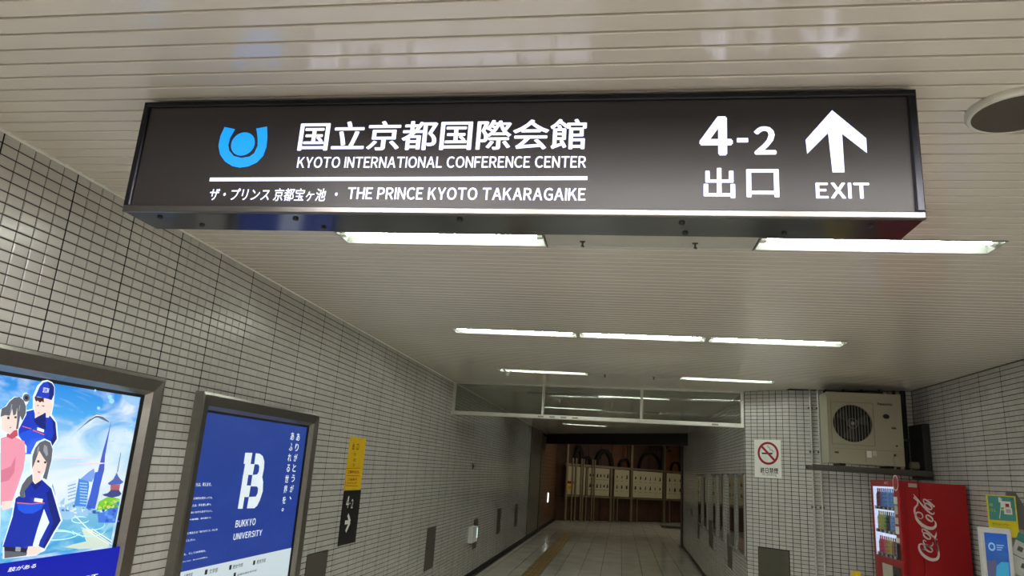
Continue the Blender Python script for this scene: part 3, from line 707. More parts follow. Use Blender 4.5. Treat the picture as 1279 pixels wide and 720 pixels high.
small_lines()
def vtext(s, px0, py0, px1, py1, dx, dy, wpx, hpx):
    for i, ch in enumerate(s):
        t_ = i/(len(s)-1); x = px0+(px1-px0)*t_; y = py0+(py1-py0)*t_
        if ch in '、。': ptext('lettering', ch, F2, (x-.3*wpx, y+.1*hpx), (x+.25*wpx, y-.35*hpx), .0012, pw, sh2, bold=.012); continue
        ptext('lettering', ch, F2, (x-wpx/2, y+hpx/2), (x+wpx/2, y-hpx/2), .0012, pw, sh2, bold=.014)
Z6 = lambda x, y: (340+x/6, 530+y/6)
vtext('ありがとうが、', *Z6(193,98), *Z6(136,562), 0, 0, 5.4, 9.2)
vtext('あふれる世界を。', *Z6(150,92), *Z6(78,650), 0, 0, 5.6, 9.4)
wb = grad_mat('poster_white_print', [(0,(205,222,228)),(1,(214,228,234))], -.8, -.5, .8, noise=.0)
vb = F2.pix(290,701)[1]
B().poly(F2, [(qa0,qb0),(qa1,qb0),(qa1,vb),(qa0,vb)], .001).build('white_band', wb, sh2)
ink = mat('poster_dark_ink', (52,54,60), .5, emis=.05, noise=0)
for s, x0_, y0_, x1_, y1_ in (('仏教学部',172,740,242,692),('文学部',362,705,432,655),('歴史学部',540,668,620,620),('教育学部',720,632,790,585),('社会学部',400,770,520,722),('保健医療技術学部',572,722,722,668),('社会福祉学部',250,800,380,750)):
    ptext('lettering', s, F2, Z8(x0_,y0_), Z8(x1_,y1_), .0022, ink, sh2, bold=.006)
for (x_, y_) in ((342,690),(524,655),(702,620),(556,712)):
    p = F2.pix(*Z8(x_, y_)); B().poly(F2, [(p[0]-.012,p[1]-.012),(p[0]+.012,p[1]-.012),(p[0]+.012,p[1]+.012),(p[0]-.012,p[1]+.012)], .0022).build('bullet_mark', ink, sh2)
# ------------------------------------------------------------------ yellow / black wayfinding strips
def plate(name, label, cat, F, a0, a1, b0, b1, m, th=.008, group=None):
    t = thing(name, label, cat, F.at((a0+a1)/2, b0, 0), group)
    B().fbox(F, a0, a1, b0, b1, .0045, th+.004, bev=.001).build('panel', m, t); return t
F3 = Fr(F_left.at(0,0,.0125), F_left.u)
Z7 = lambda x, y: (400+x/4.235, 530+y/4.235)
t = plate('wayfinding_sign', 'yellow vertical wall sign with small black and red lettering, above black strip', 'sign', F_left, 5.455, 5.81, -.252, .156, mat('sign_yellow', (226,184,14), .4))
inkb = mat('sign_black_ink', (30,28,22), .5); inkr = mat('sign_red_ink', (150,50,16), .5); inkw = mat('sign_white_ink', (232,232,228), .5)
ptext('lettering', '出', F3, Z7(168,136), Z7(182,102), .0005, inkb, t, bold=.02); ptext('lettering', '口', F3, Z7(191,138), Z7(205,106), .0005, inkb, t, bold=.02)
ptext('lettering', 'Exit', F3, Z7(177,168), Z7(190,152), .0005, inkb, t, bold=.01); ptext('lettering', '出口', F3, Z7(174,198), Z7(190,182), .0005, inkb, t, bold=.01); ptext('lettering', '출구', F3, Z7(172,226), Z7(184,208), .0005, inkb, t, bold=.01)
for (x0_,y0_,x1_,y1_,s) in ((144,262,206,246,'工事中のため'),(144,300,196,288,'ご迷惑を'),(140,318,196,306,'おかけします')): ptext('lettering', s, F3, Z7(x0_,y0_), Z7(x1_,y1_), .0005, inkr, t, bold=.03)
rb = B()
for (x0_,y0_,x1_,y1_) in ((138,236,212,233),(136,272,208,275),(132,282,134,325),(132,326,200,329)): 
    rb.stroke(F3, [F3.pix(*Z7(x0_,y0_)), F3.pix(*Z7(x1_,y1_))], [.004,.004], .0006)
rb.build('red_rules', inkr, t)
t = plate('exit_number_sign', 'black vertical wall sign with white exit number and right arrow below yellow panel', 'sign', F_left, 5.46, 5.825, -.662, -.256, mat('sign_black', (18,18,20), .35))
ptext('lettering', '4', F3, Z7(134,446), Z7(156,382), .0005, inkw, t, bold=.02); ptext('lettering', '-', F3, Z7(154,424), Z7(160,418), .0005, inkw, t, bold=.02); ptext('lettering', '2', F3, Z7(161,446), Z7(176,398), .0005, inkw, t, bold=.012)
ar = B(); ar.stroke(F3, [F3.pix(*Z7(130,522)), F3.pix(*Z7(155,518))], [.03,.03], .0006); ar.stroke(F3, [F3.pix(*Z7(146,480)), F3.pix(*Z7(157,518))], [.03,.03], .0007); ar.stroke(F3, [F3.pix(*Z7(157,518)), F3.pix(*Z7(134,570))], [.03,.03], .0008)
ar.build('arrow', inkw, t)
# ------------------------------------------------------------------ access panels on the walls
def access(F, a0, a1, b0, b1, label, knob=True, m=None, group='flush grey access panels'):
    t = thing('access_panel', label, 'panel', F.at((a0+a1)/2, b0), group)
    B().fbox(F, a0, a1, b0, b1, 0, .009, bev=.002).build('door_leaf', m or M_panel, t)
    fr = B(); w = .008
    for (p,q,r0,s0) in ((a0-w,a1+w,b1,b1+w),(a0-w,a1+w,b0-w,b0),(a0-w,a0,b0,b1),(a1,a1+w,b0,b1)): fr.fbox(F,p,q,r0,s0,0,.006)
    fr.build('panel_frame', M_base, t)
    if knob: B().fbox(F, a0+(a1-a0)*.12, a0+(a1-a0)*.2, b0+(b1-b0)*.5, b0+(b1-b0)*.54, .009, .014).build('latch', M_black, t)
    return t
access(F_left, 4.925, 5.28, -1.45, -.675, 'large grey flush access panel right of the blue poster')
access(F_left, 8.11, 8.50, -1.16, -.718, 'grey flush panel low on the left wall, first beyond black exit strip')
access(F_left, 10.80, 11.1, -1.18, -.777, 'grey flush panel low on the left wall behind the small white light box')
access(F_left, 12.83, 13.25, -1.125, -.72, 'grey flush panel low on left wall, first beyond the small white light box')
access(F_left, 15.0, 15.46, -1.15, -.728, 'grey flush panel low on left wall, farthest of its row')
access(F_left, 17.16, 17.42, -.62, -.20, 'narrow dark panel at mid height near the end of the left wall', False)
t = thing('emergency_light', 'small white box light jutting from left wall beside a grey panel', 'light', F_left.at(10.35, -1.07))
B().fbox(F_left, 10.42, 10.78, -1.07, -.855, .004, .07, bev=.006).build('housing', M_white, t)
B().fbox(F_left, 10.70, 10.775, -1.02, -.88, .066, .073, bev=.002).build('lens', mat('pale_lens', (210,240,235), .3, emis=.9, noise=0), t)
t = thing('wall_switch_plate', 'tiny dark switch plate alone on the left wall tiles', 'switch', F_left.at(10.36, -.06))
B().fbox(F_left, 10.33, 10.41, -.06, .03, .004, .018, bev=.003).build('plate', M_panel, t); B().fbox(F_left, 10.35, 10.39, -.03, 0, .017, .024).build('rocker', M_black, t)
t = thing('wall_lamp', 'tiny lit white marker lamp on far brown wall by the floor', 'lamp', F_left.at(21.6, -.9))
B().fbox(F_left, 21.5, 21.8, -.93, -.62, .004, .03, bev=.005).build('case', M_white, t)
B().fbox(F_left, 21.53, 21.77, -.90, -.65, .03, .036).build('lens', mat('lit_marker', (235,250,240), .3, emis=3.0, noise=0), t)
# passage wall (right side)
def pz(px, py): return FP0.pix(px, py)
pc = [((872,645),(874,673),'far dark flush panel low on the passage right wall'),((886,650),(891,686),'middle dark flush panel low on the passage right wall'),((909,668),(915,712),'nearest dark flush panel low on the passage right wall')]
for (p, q, l) in pc:
    a, bb_ = pz(*p), pz(*q); access(FP0, a[0], bb_[0], bb_[1], a[1], l, False)
a, bb_ = pz(863,636), pz(865,645); access(FP0, a[0], bb_[0], bb_[1], a[1], 'tiny dark socket panel near far end of the passage right wall', False)
# display windows
M_wglass = glass_mat('display_glass', (.75,.78,.75,1))
M_sfr = mat('satin_window_frame', (150,148,142), .35, .7)
def window(F, a0, a1, b0, b1, n):
    t = B().fbox(F, a0, a1, b0, b1, -.001, .006).build('window_%d' % n, mat('window_shadow_box', (26,28,26), .6), kind='structure')
    w = .05
    for (p,q,r0,s0) in ((a0,a1,b1-w*.6,b1),(a0,a1,b0,b0+w*.6),(a0,a0+w,b0+w*.6,b1-w*.6),(a1-w,a1,b0+w*.6,b1-w*.6)):
        B().fbox(F,p,q,r0,s0,.006,.026,bev=.004).build('window_frame', M_sfr, t)
    B().fbox(F, a0+w, a1-w, b0+w*.6, b1-w*.6, .018, .021).build('glass_pane', M_wglass, t)
    rnd = random.Random(n)
    B().fbox(F, a0+w*1.3, a1-w*1.3, b0+w, b0+(b1-b0)*.2, .008, .02).build('display_card', mat('card_%d' % (n % 3), [(150,90,80),(140,140,120),(96,104,96)][n % 3], .6), t)
    B().fbox(F, a0+w*1.3, a1-w*1.3, b0+(b1-b0)*.24, b0+(b1-b0)*.9, .008, .014).build('display_card', mat('cardb_%d' % (n % 3), [(66,72,62),(52,54,50),(84,82,66)][n % 3], .6), t)
    for e in (a0+w/2, a1-w/2):
        B().cyl(F.at(e, b1+.012, .03), F.at(e, b1-.001, .03), .012, n=8).build('bracket_pin', M_dsteel, t)
n = 1
for (xa, ya, xb, yb, bot) in ((873,598,877.5,598,655),(880,598,884.5,597.5,660),(891.5,595,896,595,668),(900,595,905,594.5,672),(912,593.5,919.5,593,680),(923,593,931.5,592.5,687)):
    a, c = pz(xa, ya), pz(xb, yb); lo = pz(xb, bot)
    window(FP0, a[0], c[0], -.76, .09, n); n += 1
# ------------------------------------------------------------------ hanging glass smoke screen
PA, PB = Vector((-2.105, 8.80, 0)), Vector((1.355, 8.40, 0)); F_g = Fr(PA, PB-PA); LG = (PB-PA).length
sc = thing('glass_smoke_screen', 'aluminium-framed hanging glass smoke screen spanning the passage mouth', 'glass screen', F_g.at(LG/2, .6))
zb, zt, fw_ = .60, 1.0, .045
B().fbox(F_g, 0, LG, zb, zb+fw_, -.03, .03, bev=.003).build('bottom_rail', M_alu, sc)
B().fbox(F_g, 0, LG, zt-.014, zt, -.02, .02).build('top_rail', M_alu, sc)
px_ = [0, 1.165, 2.345, LG]
for i, a in enumerate(px_):
    w = .034 if i in (0, 3) else .028; a0_ = min(max(a-w/2, 0), LG-w)
    B().fbox(F_g, a0_, a0_+w, zb+fw_, zt-.014, -.022, .022, bev=.003).build('post', M_alu, sc)
M_glass = glass_mat('smoke_screen_glass', (.80,.83,.80,1), refl=.9, rough=.04, ior=1.55)
for i in range(3):
    B().fbox(F_g, px_[i]+.02, px_[i+1]-.02, zb+fw_, zt-.014, -.003, .003).build('glass_pane', M_glass, sc)
for k_ in (.32, .36, .40, .44, .9):
    B().fbox(F_g, LG*k_, LG*k_+.07, zb+.012, zb+.03, .03, .031).build('scuff_label', mat('scuffed_tape', (140,138,126), .7), sc)
# ------------------------------------------------------------------ corner wall: sign and door
Z9 = lambda x, y: (935+x/11.08, 540+y/11.08)
tl = F_cham.pix(942.5,549.5); br = F_cham.pix(977,598.5)
t = plate('no_smoking_sign', 'white no-smoking notice with red ring on the tiled corner wall', 'sign', F_cham, tl[0], br[0], br[1], tl[1], mat('notice_white', (226,226,222), .4))
Fn = Fr(F_cham.at(0,0,.0127), F_cham.u)
redm = mat('notice_red', (150,22,32), .45); greym = mat('notice_grey', (170,174,176), .5)
cx_, cy_ = Fn.pix(*Z9(270,295)); R1 = (br[0]-tl[0])*.395; q = B()
N = 40; vs = []; 
for rr_ in (R1, R1*.80):
    for i in range(N): vs.append(Fn.at(cx_+rr_*math.cos(2*math.pi*i/N), cy_+rr_*math.sin(2*math.pi*i/N), .0012))
q.add(vs, [(i,(i+1)%N,N+(i+1)%N,N+i) for i in range(N)])
s_ = R1*.62; q.stroke(Fn, [(cx_-s_, cy_+s_),(cx_+s_, cy_-s_)], [R1*.2,R1*.2], .0014)
q.build('prohibition_ring', redm, t)
B().poly(Fn, [(cx_-R1*.6,cy_-.010),(cx_+R1*.42,cy_-.010),(cx_+R1*.42,cy_+.006),(cx_-R1*.6,cy_+.006)], .0007).build('cigarette_print', M_blackp, t)
B().stroke(Fn, [(cx_+R1*.5,cy_+R1*.1),(cx_+R1*.35,cy_+R1*.3),(cx_+R1*.2,cy_+R1*.3),(cx_+R1*.15,cy_+R1*.5),(cx_-R1*.02,cy_+R1*.55),(cx_+R1*.0,cy_+R1*.72)], [.012,.014,.012,.012,.012,.008], .0007).build('smoke_print', greym, t)
ptext('lettering', '終日禁煙', Fn, Z9(165,568), Z9(410,500), .0006, inkb, t, bold=.02)
ptext('lettering', 'No Smoking', Fn, Z9(190,612), Z9(390,575), .0006, mat('notice_grey_ink', (90,92,92), .5), t)
a, c = F_cham.pix(948,685), F_cham.pix(987,689)
access(F_cham, a[0], c[0]-.01, -1.47, -.645, 'olive grey metal service door below the no-smoking notice', True, mat('olive_service_door', (92,90,78), .4, .2))
# ------------------------------------------------------------------ air-conditioner unit
AY = 7.36
F_a = Fr((0, AY, 0), (1,-.03,0)); ac = thing('air_conditioner_unit', 'beige outdoor air-conditioner unit with round fan grille on a wall shelf', 'air conditioner', (2.28, AY, .2))
M_ac = mat('aged_beige_enamel', (164,159,138), .4, nscale=3, noise=.04)
ax0, ax1, az0, az1 = 1.952, 2.615, .243, .912
bb = B(); bb.fbox(F_a, ax0, ax1, az0, az1, -.30, 0, bev=.012); 
# body made as box with circular opening in front: ring of faces
fanx, fanz = F_a.pix(*(1000+360/5.54, 470+328/5.54)); fr0 = .138*1.28
body = B(); n = 48
body.fbox(F_a, ax0, ax1, az0, az1, -.30, -.035, bev=.001)
ring = [(fanx+fr0*math.cos(2*math.pi*i/n), fanz+fr0*math.sin(2*math.pi*i/n)) for i in range(n)]
def edgept(i):
    c_, s_ = math.cos(2*math.pi*i/n), math.sin(2*math.pi*i/n); ts = []
    if c_ > 1e-9: ts.append((ax1-fanx)/c_)
    if c_ < -1e-9: ts.append((ax0-fanx)/c_)
    if s_ > 1e-9: ts.append((az1-fanz)/s_)
    if s_ < -1e-9: ts.append((az0-fanz)/s_)
    k_ = min(ts); return (fanx+c_*k_, fanz+s_*k_)
outer = [edgept(i) for i in range(n)]
def ringface(inner, outer, c0, c1):
    vs = [F_a.at(x,z,c0) for x,z in inner]+[F_a.at(x,z,c1) for x,z in outer]; m_ = len(inner)
    return vs, [(i, m_+i, m_+(i+1) % m_, (i+1) % m_) for i in range(m_)]
body.add(*ringface(ring, outer, 0, 0))
for cx_2, cz_2 in ((ax0,az0),(ax1,az0),(ax1,az1),(ax0,az1)):      # fill the corner slivers
    near = sorted(range(n), key=lambda i: (outer[i][0]-cx_2)**2+(outer[i][1]-cz_2)**2)[:2]
    near.sort(); body.add([F_a.at(cx_2,cz_2,0), F_a.at(*outer[near[0]],0), F_a.at(*outer[near[1]],0)], [(0,1,2)])
vs = [F_a.at(x,z,0) for x,z in ring]+[F_a.at(x,z,-.03) for x,z in ring]
body.add(vs, [(i,(i+1)%n,n+(i+1)%n,n+i) for i in range(n)])
q4 = [(ax0,az0),(ax1,az0),(ax1,az1),(ax0,az1)]
body.add([F_a.at(x,z,c_) for c_ in (-.04,0) for x,z in q4], [(0,1,5,4),(1,2,6,5),(2,3,7,6),(3,0,4,7)])
body.build('casing', M_ac, ac)
B().cyl(F_a.at(fanx,fanz,-.034), F_a.at(fanx,fanz,-.028), fr0*1.0, n=40).build('fan_well', mat('fan_dark', (22,22,20), .7), ac)
fb = B()
for k_ in range(3):
    a_ = k_*2.094+.4; L = []
    for (rr_, da) in ((.03,-.25),(.155,-.5),(.16,.25),(.03,.5)): L.append(F_a.at(fanx+rr_*math.cos(a_+da), fanz+rr_*math.sin(a_+da), -.022+(.012 if da > 0 else 0)))
    fb.add(L, [(0,1,2,3)])
fb.cyl(F_a.at(fanx,fanz,-.03),F_a.at(fanx,fanz,-.01),.03,n=16)
fb.build('fan_blades', mat('fan_blade_grey', (52,52,48), .5), ac)
M_wire = mat('grille_wire', (150,148,132), .4)
for i in range(-6, 7):
    dx = i*.0265; hh = math.sqrt(max(0, fr0**2-dx*dx))
    if hh > .02: B().cyl(F_a.at(fanx+dx,fanz-hh,.004), F_a.at(fanx+dx,fanz+hh,.004), .0019, n=6).build('grille_wire', M_wire, ac)
gw = B()
for rr_ in (.045,fr0):
    P_ = [F_a.at(fanx+rr_*math.cos(2*math.pi*i/32), fanz+rr_*math.sin(2*math.pi*i/32), .001) for i in range(33)]; gw.tube(P_, .0016, n=5)
gw.build('grille_rings', M_wire, ac); B().cyl(F_a.at(fanx,fanz,0), F_a.at(fanx,fanz,.012), .014, n=14).build('grille_hub', M_wire, ac)
gx0, gx1, gz0, gz1 = fanx-.193, fanx+.19, fanz-.205, fanz+.2
sq = B()
for (p,q_,r0,s0) in ((gx0,gx1,gz1-.005,gz1),(gx0,gx1,gz0,gz0+.005),(gx0,gx0+.005,gz0,gz1),(gx1-.005,gx1,gz0,gz1)): sq.fbox(F_a,p,q_,r0,s0,0,.005)
sq.build('grille_surround', mat('aged_beige_dark', (134,128,108), .5), ac)
sm = B()
sm.fbox(F_a, gx0, ax1-.02, az0+.135, az0+.138, 0, .003).fbox(F_a, gx0+.29, gx0+.293, az0+.02, az0+.135, 0, .003).fbox(F_a, ax1-.095, ax1-.092, az0+.0, az0+.115, 0, .003).fbox(F_a, ax1-.095, ax1-.01, az0+.112, az0+.115, 0, .003)
sm.build('panel_seams', mat('aged_beige_dark', (134,128,108), .5), ac)
ptext('lettering', 'Panasonic', F_a, (1000+532/5.54, 470+202/5.54), (1000+634/5.54, 470+188/5.54), .0015, inkb, ac, bold=.07)
bx, bz = F_a.pix(1000+592/5.54, 470+281/5.54)
B().poly(F_a, [(bx+.029*math.cos(i*.314), bz+.022*math.sin(i*.314)) for i in range(20)], .0015).build('oval_badge', inkb, ac)
for (x_, y_, w_, h_, m_) in ((645,362,.040,.017,mat('label_dark', (84,64,52),.5)),(250,528,.036,.017,mat('label_dark', (84,64,52),.5)),(475,542,.042,.06,M_white),(512,537,.034,.045,mat('label_pale', (196,192,176),.5)),(666,485,.016,.014,inkb),(652,550,.02,.02,inkb)):
    p = F_a.pix(1000+x_/5.54, 470+y_/5.54); B().fbox(F_a, p[0]-w_/2, p[0]+w_/2, p[1]-h_/2, p[1]+h_/2, .0005, .002).build('sticker', m_, ac)
p = F_a.pix(1000+682/5.54, 470+552/5.54); B().cyl(F_a.at(p[0],p[1],0), F_a.at(p[0],p[1],.012), .016, n=12).build('valve_cap', M_ac, ac)
for a_ in (ax0+.1, ax1-.14): B().fbox(F_a, a_, a_+.05, az0-.022, az0, -.28, -.02).build('foot', M_blackp, ac)
for sx_ in (.3, .55): 
    B().fbox(F_a, ax1, ax1+.004, az0+sx_, az0+sx_+.02, -.25, -.05).build('side_louvre', mat('aged_beige_dark', (134,128,108), .5), ac)
# shelf, brackets, pipes, duct
sh = thing('wall_shelf', 'dark steel bracket shelf carrying the air-conditioner unit', 'shelf', (2.3, 7.4, .15))
B().fbox(F_a, 1.80, 2.845, .168, .218, -.012, .004).build('front_beam', M_dsteel, sh)
B().fbox(F_a, 1.80, 2.845, .168, .218, -.32, -.306).build('rear_beam', M_dsteel, sh)
for a_ in (1.82, 2.3, 2.80): B().fbox(F_a, a_, a_+.04, .172, .214, -.306, -.012).build('cross_bar', M_dsteel, sh)
M_chr = mat('galvanised_pipe', (205,204,198), .25, .25)
def wallpipe(xw, label, r=.011):
    yw = 8.03-(xw-1.76)*(.33/1.11)-.035
    t = thing('conduit_pipe', label, 'pipe', (xw, yw, -1.5), 'galvanised conduits by the air conditioner')
    B().cyl((xw,yw,-1.5),(xw,yw,ZC),r,n=10).build('pipe_run', M_chr, t, smooth=True)
    for z_ in (.8,.35,-.2,-.9): B().box(xw-.02,xw+.02,yw-.004,yw+.035,z_,z_+.02).build('clamp', M_dsteel, t)
wallpipe(1.955, 'left galvanised conduit rising beside the air conditioner'); wallpipe(2.03, 'right galvanised conduit rising beside the air conditioner')
t = thing('added_dark_box', 'black box added for the darkness under the ceiling above the air-conditioner unit', 'dark box', F_ac.at(.7, .93))  # added box standing in for the darkness above the unit
B().fbox(F_ac, .345, .90, .925, .985, .01, .12, bev=.004).build('dark_box_body', M_blackp, t)
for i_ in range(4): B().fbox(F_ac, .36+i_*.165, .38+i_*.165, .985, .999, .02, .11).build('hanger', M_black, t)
t = thing('cable_duct', 'dark metal cable cabinet on the right wall beside the air conditioner', 'duct', F_right.at(.17, .15))
B().fbox(F_right, .02, .38, .145, .655, .005, .06, bev=.006).build('cover', mat('dark_duct_metal', (52,52,50), .45, .4), t)
B().fbox(F_right, .34, .375, .15, .65, .06, .072).build('side_flange', M_base, t)
for i,(x_, l_) in enumerate(((2.67,'thin black cable pipe between air conditioner and corner'),(2.755,'thick insulated black pipe in the corner by the air conditioner'))):
    t = thing('insulated_pipe', l_, 'pipe', (x_, 7.6, .2)); B().cyl((x_,7.62,.22),(x_,7.62,ZC-.01),.016+.01*i,n=12).build('sleeve', M_blackp, t, smooth=True); B().cyl((x_,7.62,.5),(x_,7.62,.52),.03+.01*i,n=12).build('clamp', M_dsteel, t)
t = thing('pipe_elbow', 'pale pipe joint resting on right end of the air-conditioner shelf', 'pipe joint', (2.74, 7.36, .22))
B().cyl((2.69,7.37,.262),(2.76,7.37,.262),.036,n=14).build('elbow', mat('pale_lagging', (120,112,92), .7), t, smooth=True)
# ------------------------------------------------------------------ vending machine
vx0, vx1, vy0, vy1, vz1 = 2.31, 2.83, 6.61, 7.31, .107
vm = thing('vending_machine', 'red drinks vending machine with lit display and white script logo on its side', 'vending machine', ((vx0+vx1)/2, (vy0+vy1)/2, ZF))
M_red = mat('vending_red', (158,4,18), .28, nscale=2, noise=.03); M_dred = mat('vending_dark_red', (110,6,16), .35)
wy0, wy1, wz0, wz1 = 6.74, 7.27, -.545, .052
B().box(vx0+.16, vx1, vy0, vy1, ZF+.05, vz1-.006).build('cabinet', M_red, vm)
B().box(vx0+.02, vx1-.02, vy0+.02, vy1-.02, ZF, ZF+.05).build('plinth', M_blackp, vm)
F_v = Fr((vx0, 0, 0), (0,-1,0))       # front face: u = -y, normal -x
dr = B()
for (a0_,a1_,b0_,b1_) in ((-vy1,-vy0,wz1,vz1),(-vy1,-wy1,wz0,wz1),(-wy0,-vy0,wz0,wz1),(-vy1,-vy0,ZF+.06,wz0)): dr.fbox(F_v,a0_,a1_,b0_,b1_,-.155,0,bev=.005)
dr.build('door', M_red, vm)
M_disp = mat('lit_display_back', (235,240,255), .4, emis=1.3, ecol=(215,228,255), noise=0)
B().fbox(F_v, -wy1, -wy0, wz0, wz1, -.075, -.07).build('display_back', M_disp, vm)
B().fbox(F_v, -wy1, -wy1+.006, wz0, wz1, -.07, -.006).build('display_side', M_disp, vm)
hz = (wz1-wz0)/3
drinks = [[(60,80,90),(180,60,50),(60,120,200),(70,140,220),(90,160,230),(120,180,235),(80,140,215),(100,170,230),(70,130,210),(110,180,240)],
          [(190,190,110),(200,200,120),(180,180,60),(120,170,60),(60,70,70),(50,60,70),(120,160,220),(110,160,230),(170,150,190),(220,90,80)],
          [(200,60,110),(220,90,90),(210,60,120),(200,120,60),(180,180,80),(210,190,90),(140,90,60),(110,70,60),(200,190,180),(120,60,50)]]
nm = {0:'top',1:'middle',2:'bottom'}
def bottle(x, y, z, h, r, col):
    m_ = mat('drink_%d_%d_%d' % col, col, .25, emis=.3, noise=0)
    pr_ = [(r,0),(r,.62*h),(r*.75,.72*h),(r*.4,.82*h),(r*.4,h)]; n_ = 8; vs = []; 
    for (q_, zz) in pr_:
        for i in range(n_): vs.append((x+q_*math.cos(i*.785), y+q_*math.sin(i*.785), z+zz))
    return B().add(vs, [(l*n_+i,l*n_+(i+1)%n_,(l+1)*n_+(i+1)%n_,(l+1)*n_+i) for l in range(4) for i in range(n_)]+[tuple(range(4*n_,5*n_)),tuple(range(n_))[::-1]]), m_
ordn = ['first','second','third','fourth','fifth','sixth','seventh','eighth','ninth','tenth']
for k_ in range(3):
    zb_ = wz1-(k_+1)*hz
    B().fbox(F_v, -wy1, -wy0, zb_, zb_+.028, -.07, -.012).build('display_shelf', mat('shelf_grey', (120,122,130), .4), vm)
    for i in range(10):
        yy_ = wy1-.03-i*(wy1-wy0-.06)/9
        B().fbox(F_v, -yy_-.016, -yy_+.010, zb_+.004, zb_+.024, -.012, -.008).build('price_button', M_blackp if i % 2 else M_white, vm)
        bo, m_ = bottle(vx0+.038, yy_, zb_+.0285, .155 if k_ < 2 else .14, .0165, drinks[k_][i])
        bo.build('drink_bottle', m_, origin=(vx0+.038, yy_, zb_+.0285), label='%s drink from the left on the %s display row of the red vending machine' % (ordn[i], nm[k_]), cat='bottle', group='drinks in the vending machine display')
M_pane = glass_mat('vending_pane', (.95,.96,.98,1), refl=.7)
B().fbox(F_v, -wy1, -wy0, wz0, wz1, -.004, -.001).build('front_pane', M_pane, vm)
for (b0_, b1_, m_) in ((-.03,-.09,M_white),(-.10,-.17,mat('vend_sticker', (196,190,180),.5)),(-.20,-.25,mat('vend_sticker', (196,190,180),.5)),(-.27,-.33,M_white),(-.36,-.40,M_white),(-.41,-.53,M_blackp)):
    B().fbox(F_v, -6.735, -6.665, b1_, b0_, 0, .004).build('side_sticker', m_, vm)
p = F_v.pix(1118, 604.5)
rg = B(); q_c = (-6.66, .085)
rg.cyl(F_v.at(*q_c,0), F_v.at(*q_c,.006), .065, n=28); rg.build('round_badge', M_red, vm)
rv = []; 
for rr_ in (.065,.056):
    for i in range(28): rv.append(F_v.at(q_c[0]+rr_*math.cos(i*.2244), q_c[1]+rr_*math.sin(i*.2244), .0065))
B().add(rv, [(i,(i+1)%28,28+(i+1)%28,28+i) for i in range(28)]).build('badge_ring', inkw, vm)
text('lettering', 'AC', F_v, (-6.95, .072), (-6.84, .095), .001, inkw, vm, bold=.02)
B().fbox(F_v, -7.1, -6.86, -.86, -.60, 0, .006).build('notice_sticker', mat('vend_sticker', (196,190,180),.5), vm)
B().fbox(F_v, -6.84, -6.68, -.75, -.60, 0, .012, bev=.003).build('coin_panel', M_dsteel, vm)
B().fbox(F_v, -6.80, -6.76, -.68, -.66, .012, .014).build('coin_slot', M_blackp, vm)
B().fbox(F_v, -7.2, -6.75, -1.35, -1.05, 0, .012, bev=.003).build('collection_flap', M_blackp, vm)
F_vs = Fr((0, vy0, 0), (1,0,0))
B().fbox(F_vs, 2.385, 2.45, .058, .088, 0, .005).build('maker_plate', mat('pale_plate', (176,170,160), .4, .4), vm)
B().fbox(F_vs, 2.335, 2.339, ZF+.1, vz1-.02, 0, .002).build('door_seam', M_dred, vm); B().fbox(F_vs, 2.352, 2.356, ZF+.1, vz1-.02, 0, .002).build('door_seam', M_dred, vm)
logo = B(); M_logo = mat('logo_white', (220,205,202), .5)
FV = lambda L: F_vs.pts(L, 7.2, 1130, 610)
def st(L, W_, k=.0012): logo.stroke(F_vs, FV(L), [w*.00098 for w in W_], k)
# letters run upward; tops to the left, baseline to the right
def ell(cx,cy,ra,rb,rot,w0=7,w1=15,k=14):
    L=[];W=[]
    for i in range(k+1):
        t=2*math.pi*i/k;x=ra*math.cos(t);y=rb*math.sin(t)
        L.append((cx+x*math.cos(rot)-y*math.sin(rot),cy+x*math.sin(rot)+y*math.cos(rot)));W.append(w0+(w1-w0)*abs(math.sin(t)))
    st(L,W)
# first C
st([(160,548),(182,556),(190,536),(172,514),(150,503),(131,512),(130,545),(152,587),(195,625),(245,645),(286,640),(304,612),(303,565),(290,510),(272,465)],[3,5,6,7,9,12,17,22,26,26,22,18,13,9,6])
st([(302,570),(290,515),(274,470),(270,448),(280,425),(285,396)],[10,9,10,16,12,3]); st([(262,452),(276,462),(294,462)],[4,14,5])
# o
ell(212,543,44,21,.70)
# c
st([(192,482),(176,470),(166,478),(178,506),(212,520),(240,522),(254,505),(250,488)],[6,7,9,13,14,12,8,5])
# a
ell(200,432,38,18,.68,8,14); st([(156,368),(176,374),(208,394),(242,424),(254,440),(262,428)],[6,12,15,13,8,4]); st([(156,368),(158,392),(172,408)],[7,9,6])
# hyphen
st([(150,338),(160,352)],[11,11])
# second C
st([(118,262),(142,276),(162,262),(154,234),(132,220),(108,222),(98,245),(112,285),(152,328),(205,358),(250,362),(276,342),(277,312),(262,294)],[3,6,8,9,10,11,16,22,26,27,23,17,10,4])
st([(98,245),(88,212),(92,178),(112,152),(116,124),(100,104),(84,92),(86,80),(102,90)],[14,16,15,10,8,9,8,5,4])
# o
ell(222,272,38,17,.70)
# l
st([(78,54),(100,84),(122,112),(160,158),(205,205),(240,232),(262,232),(264,216)],[3,9,11,14,15,13,8,4])
# a
ell(212,166,38,18,.68,8,14); st([(168,100),(188,106),(220,128),(252,156),(262,170),(270,158)],[6,12,15,13,8,4]); st([(168,100),(170,124),(182,140)],[7,9,6]); st([(205,104),(245,106)],[3,3])
logo.build('script_logo', M_logo, vm, label='white flowing script logo running up the red side')
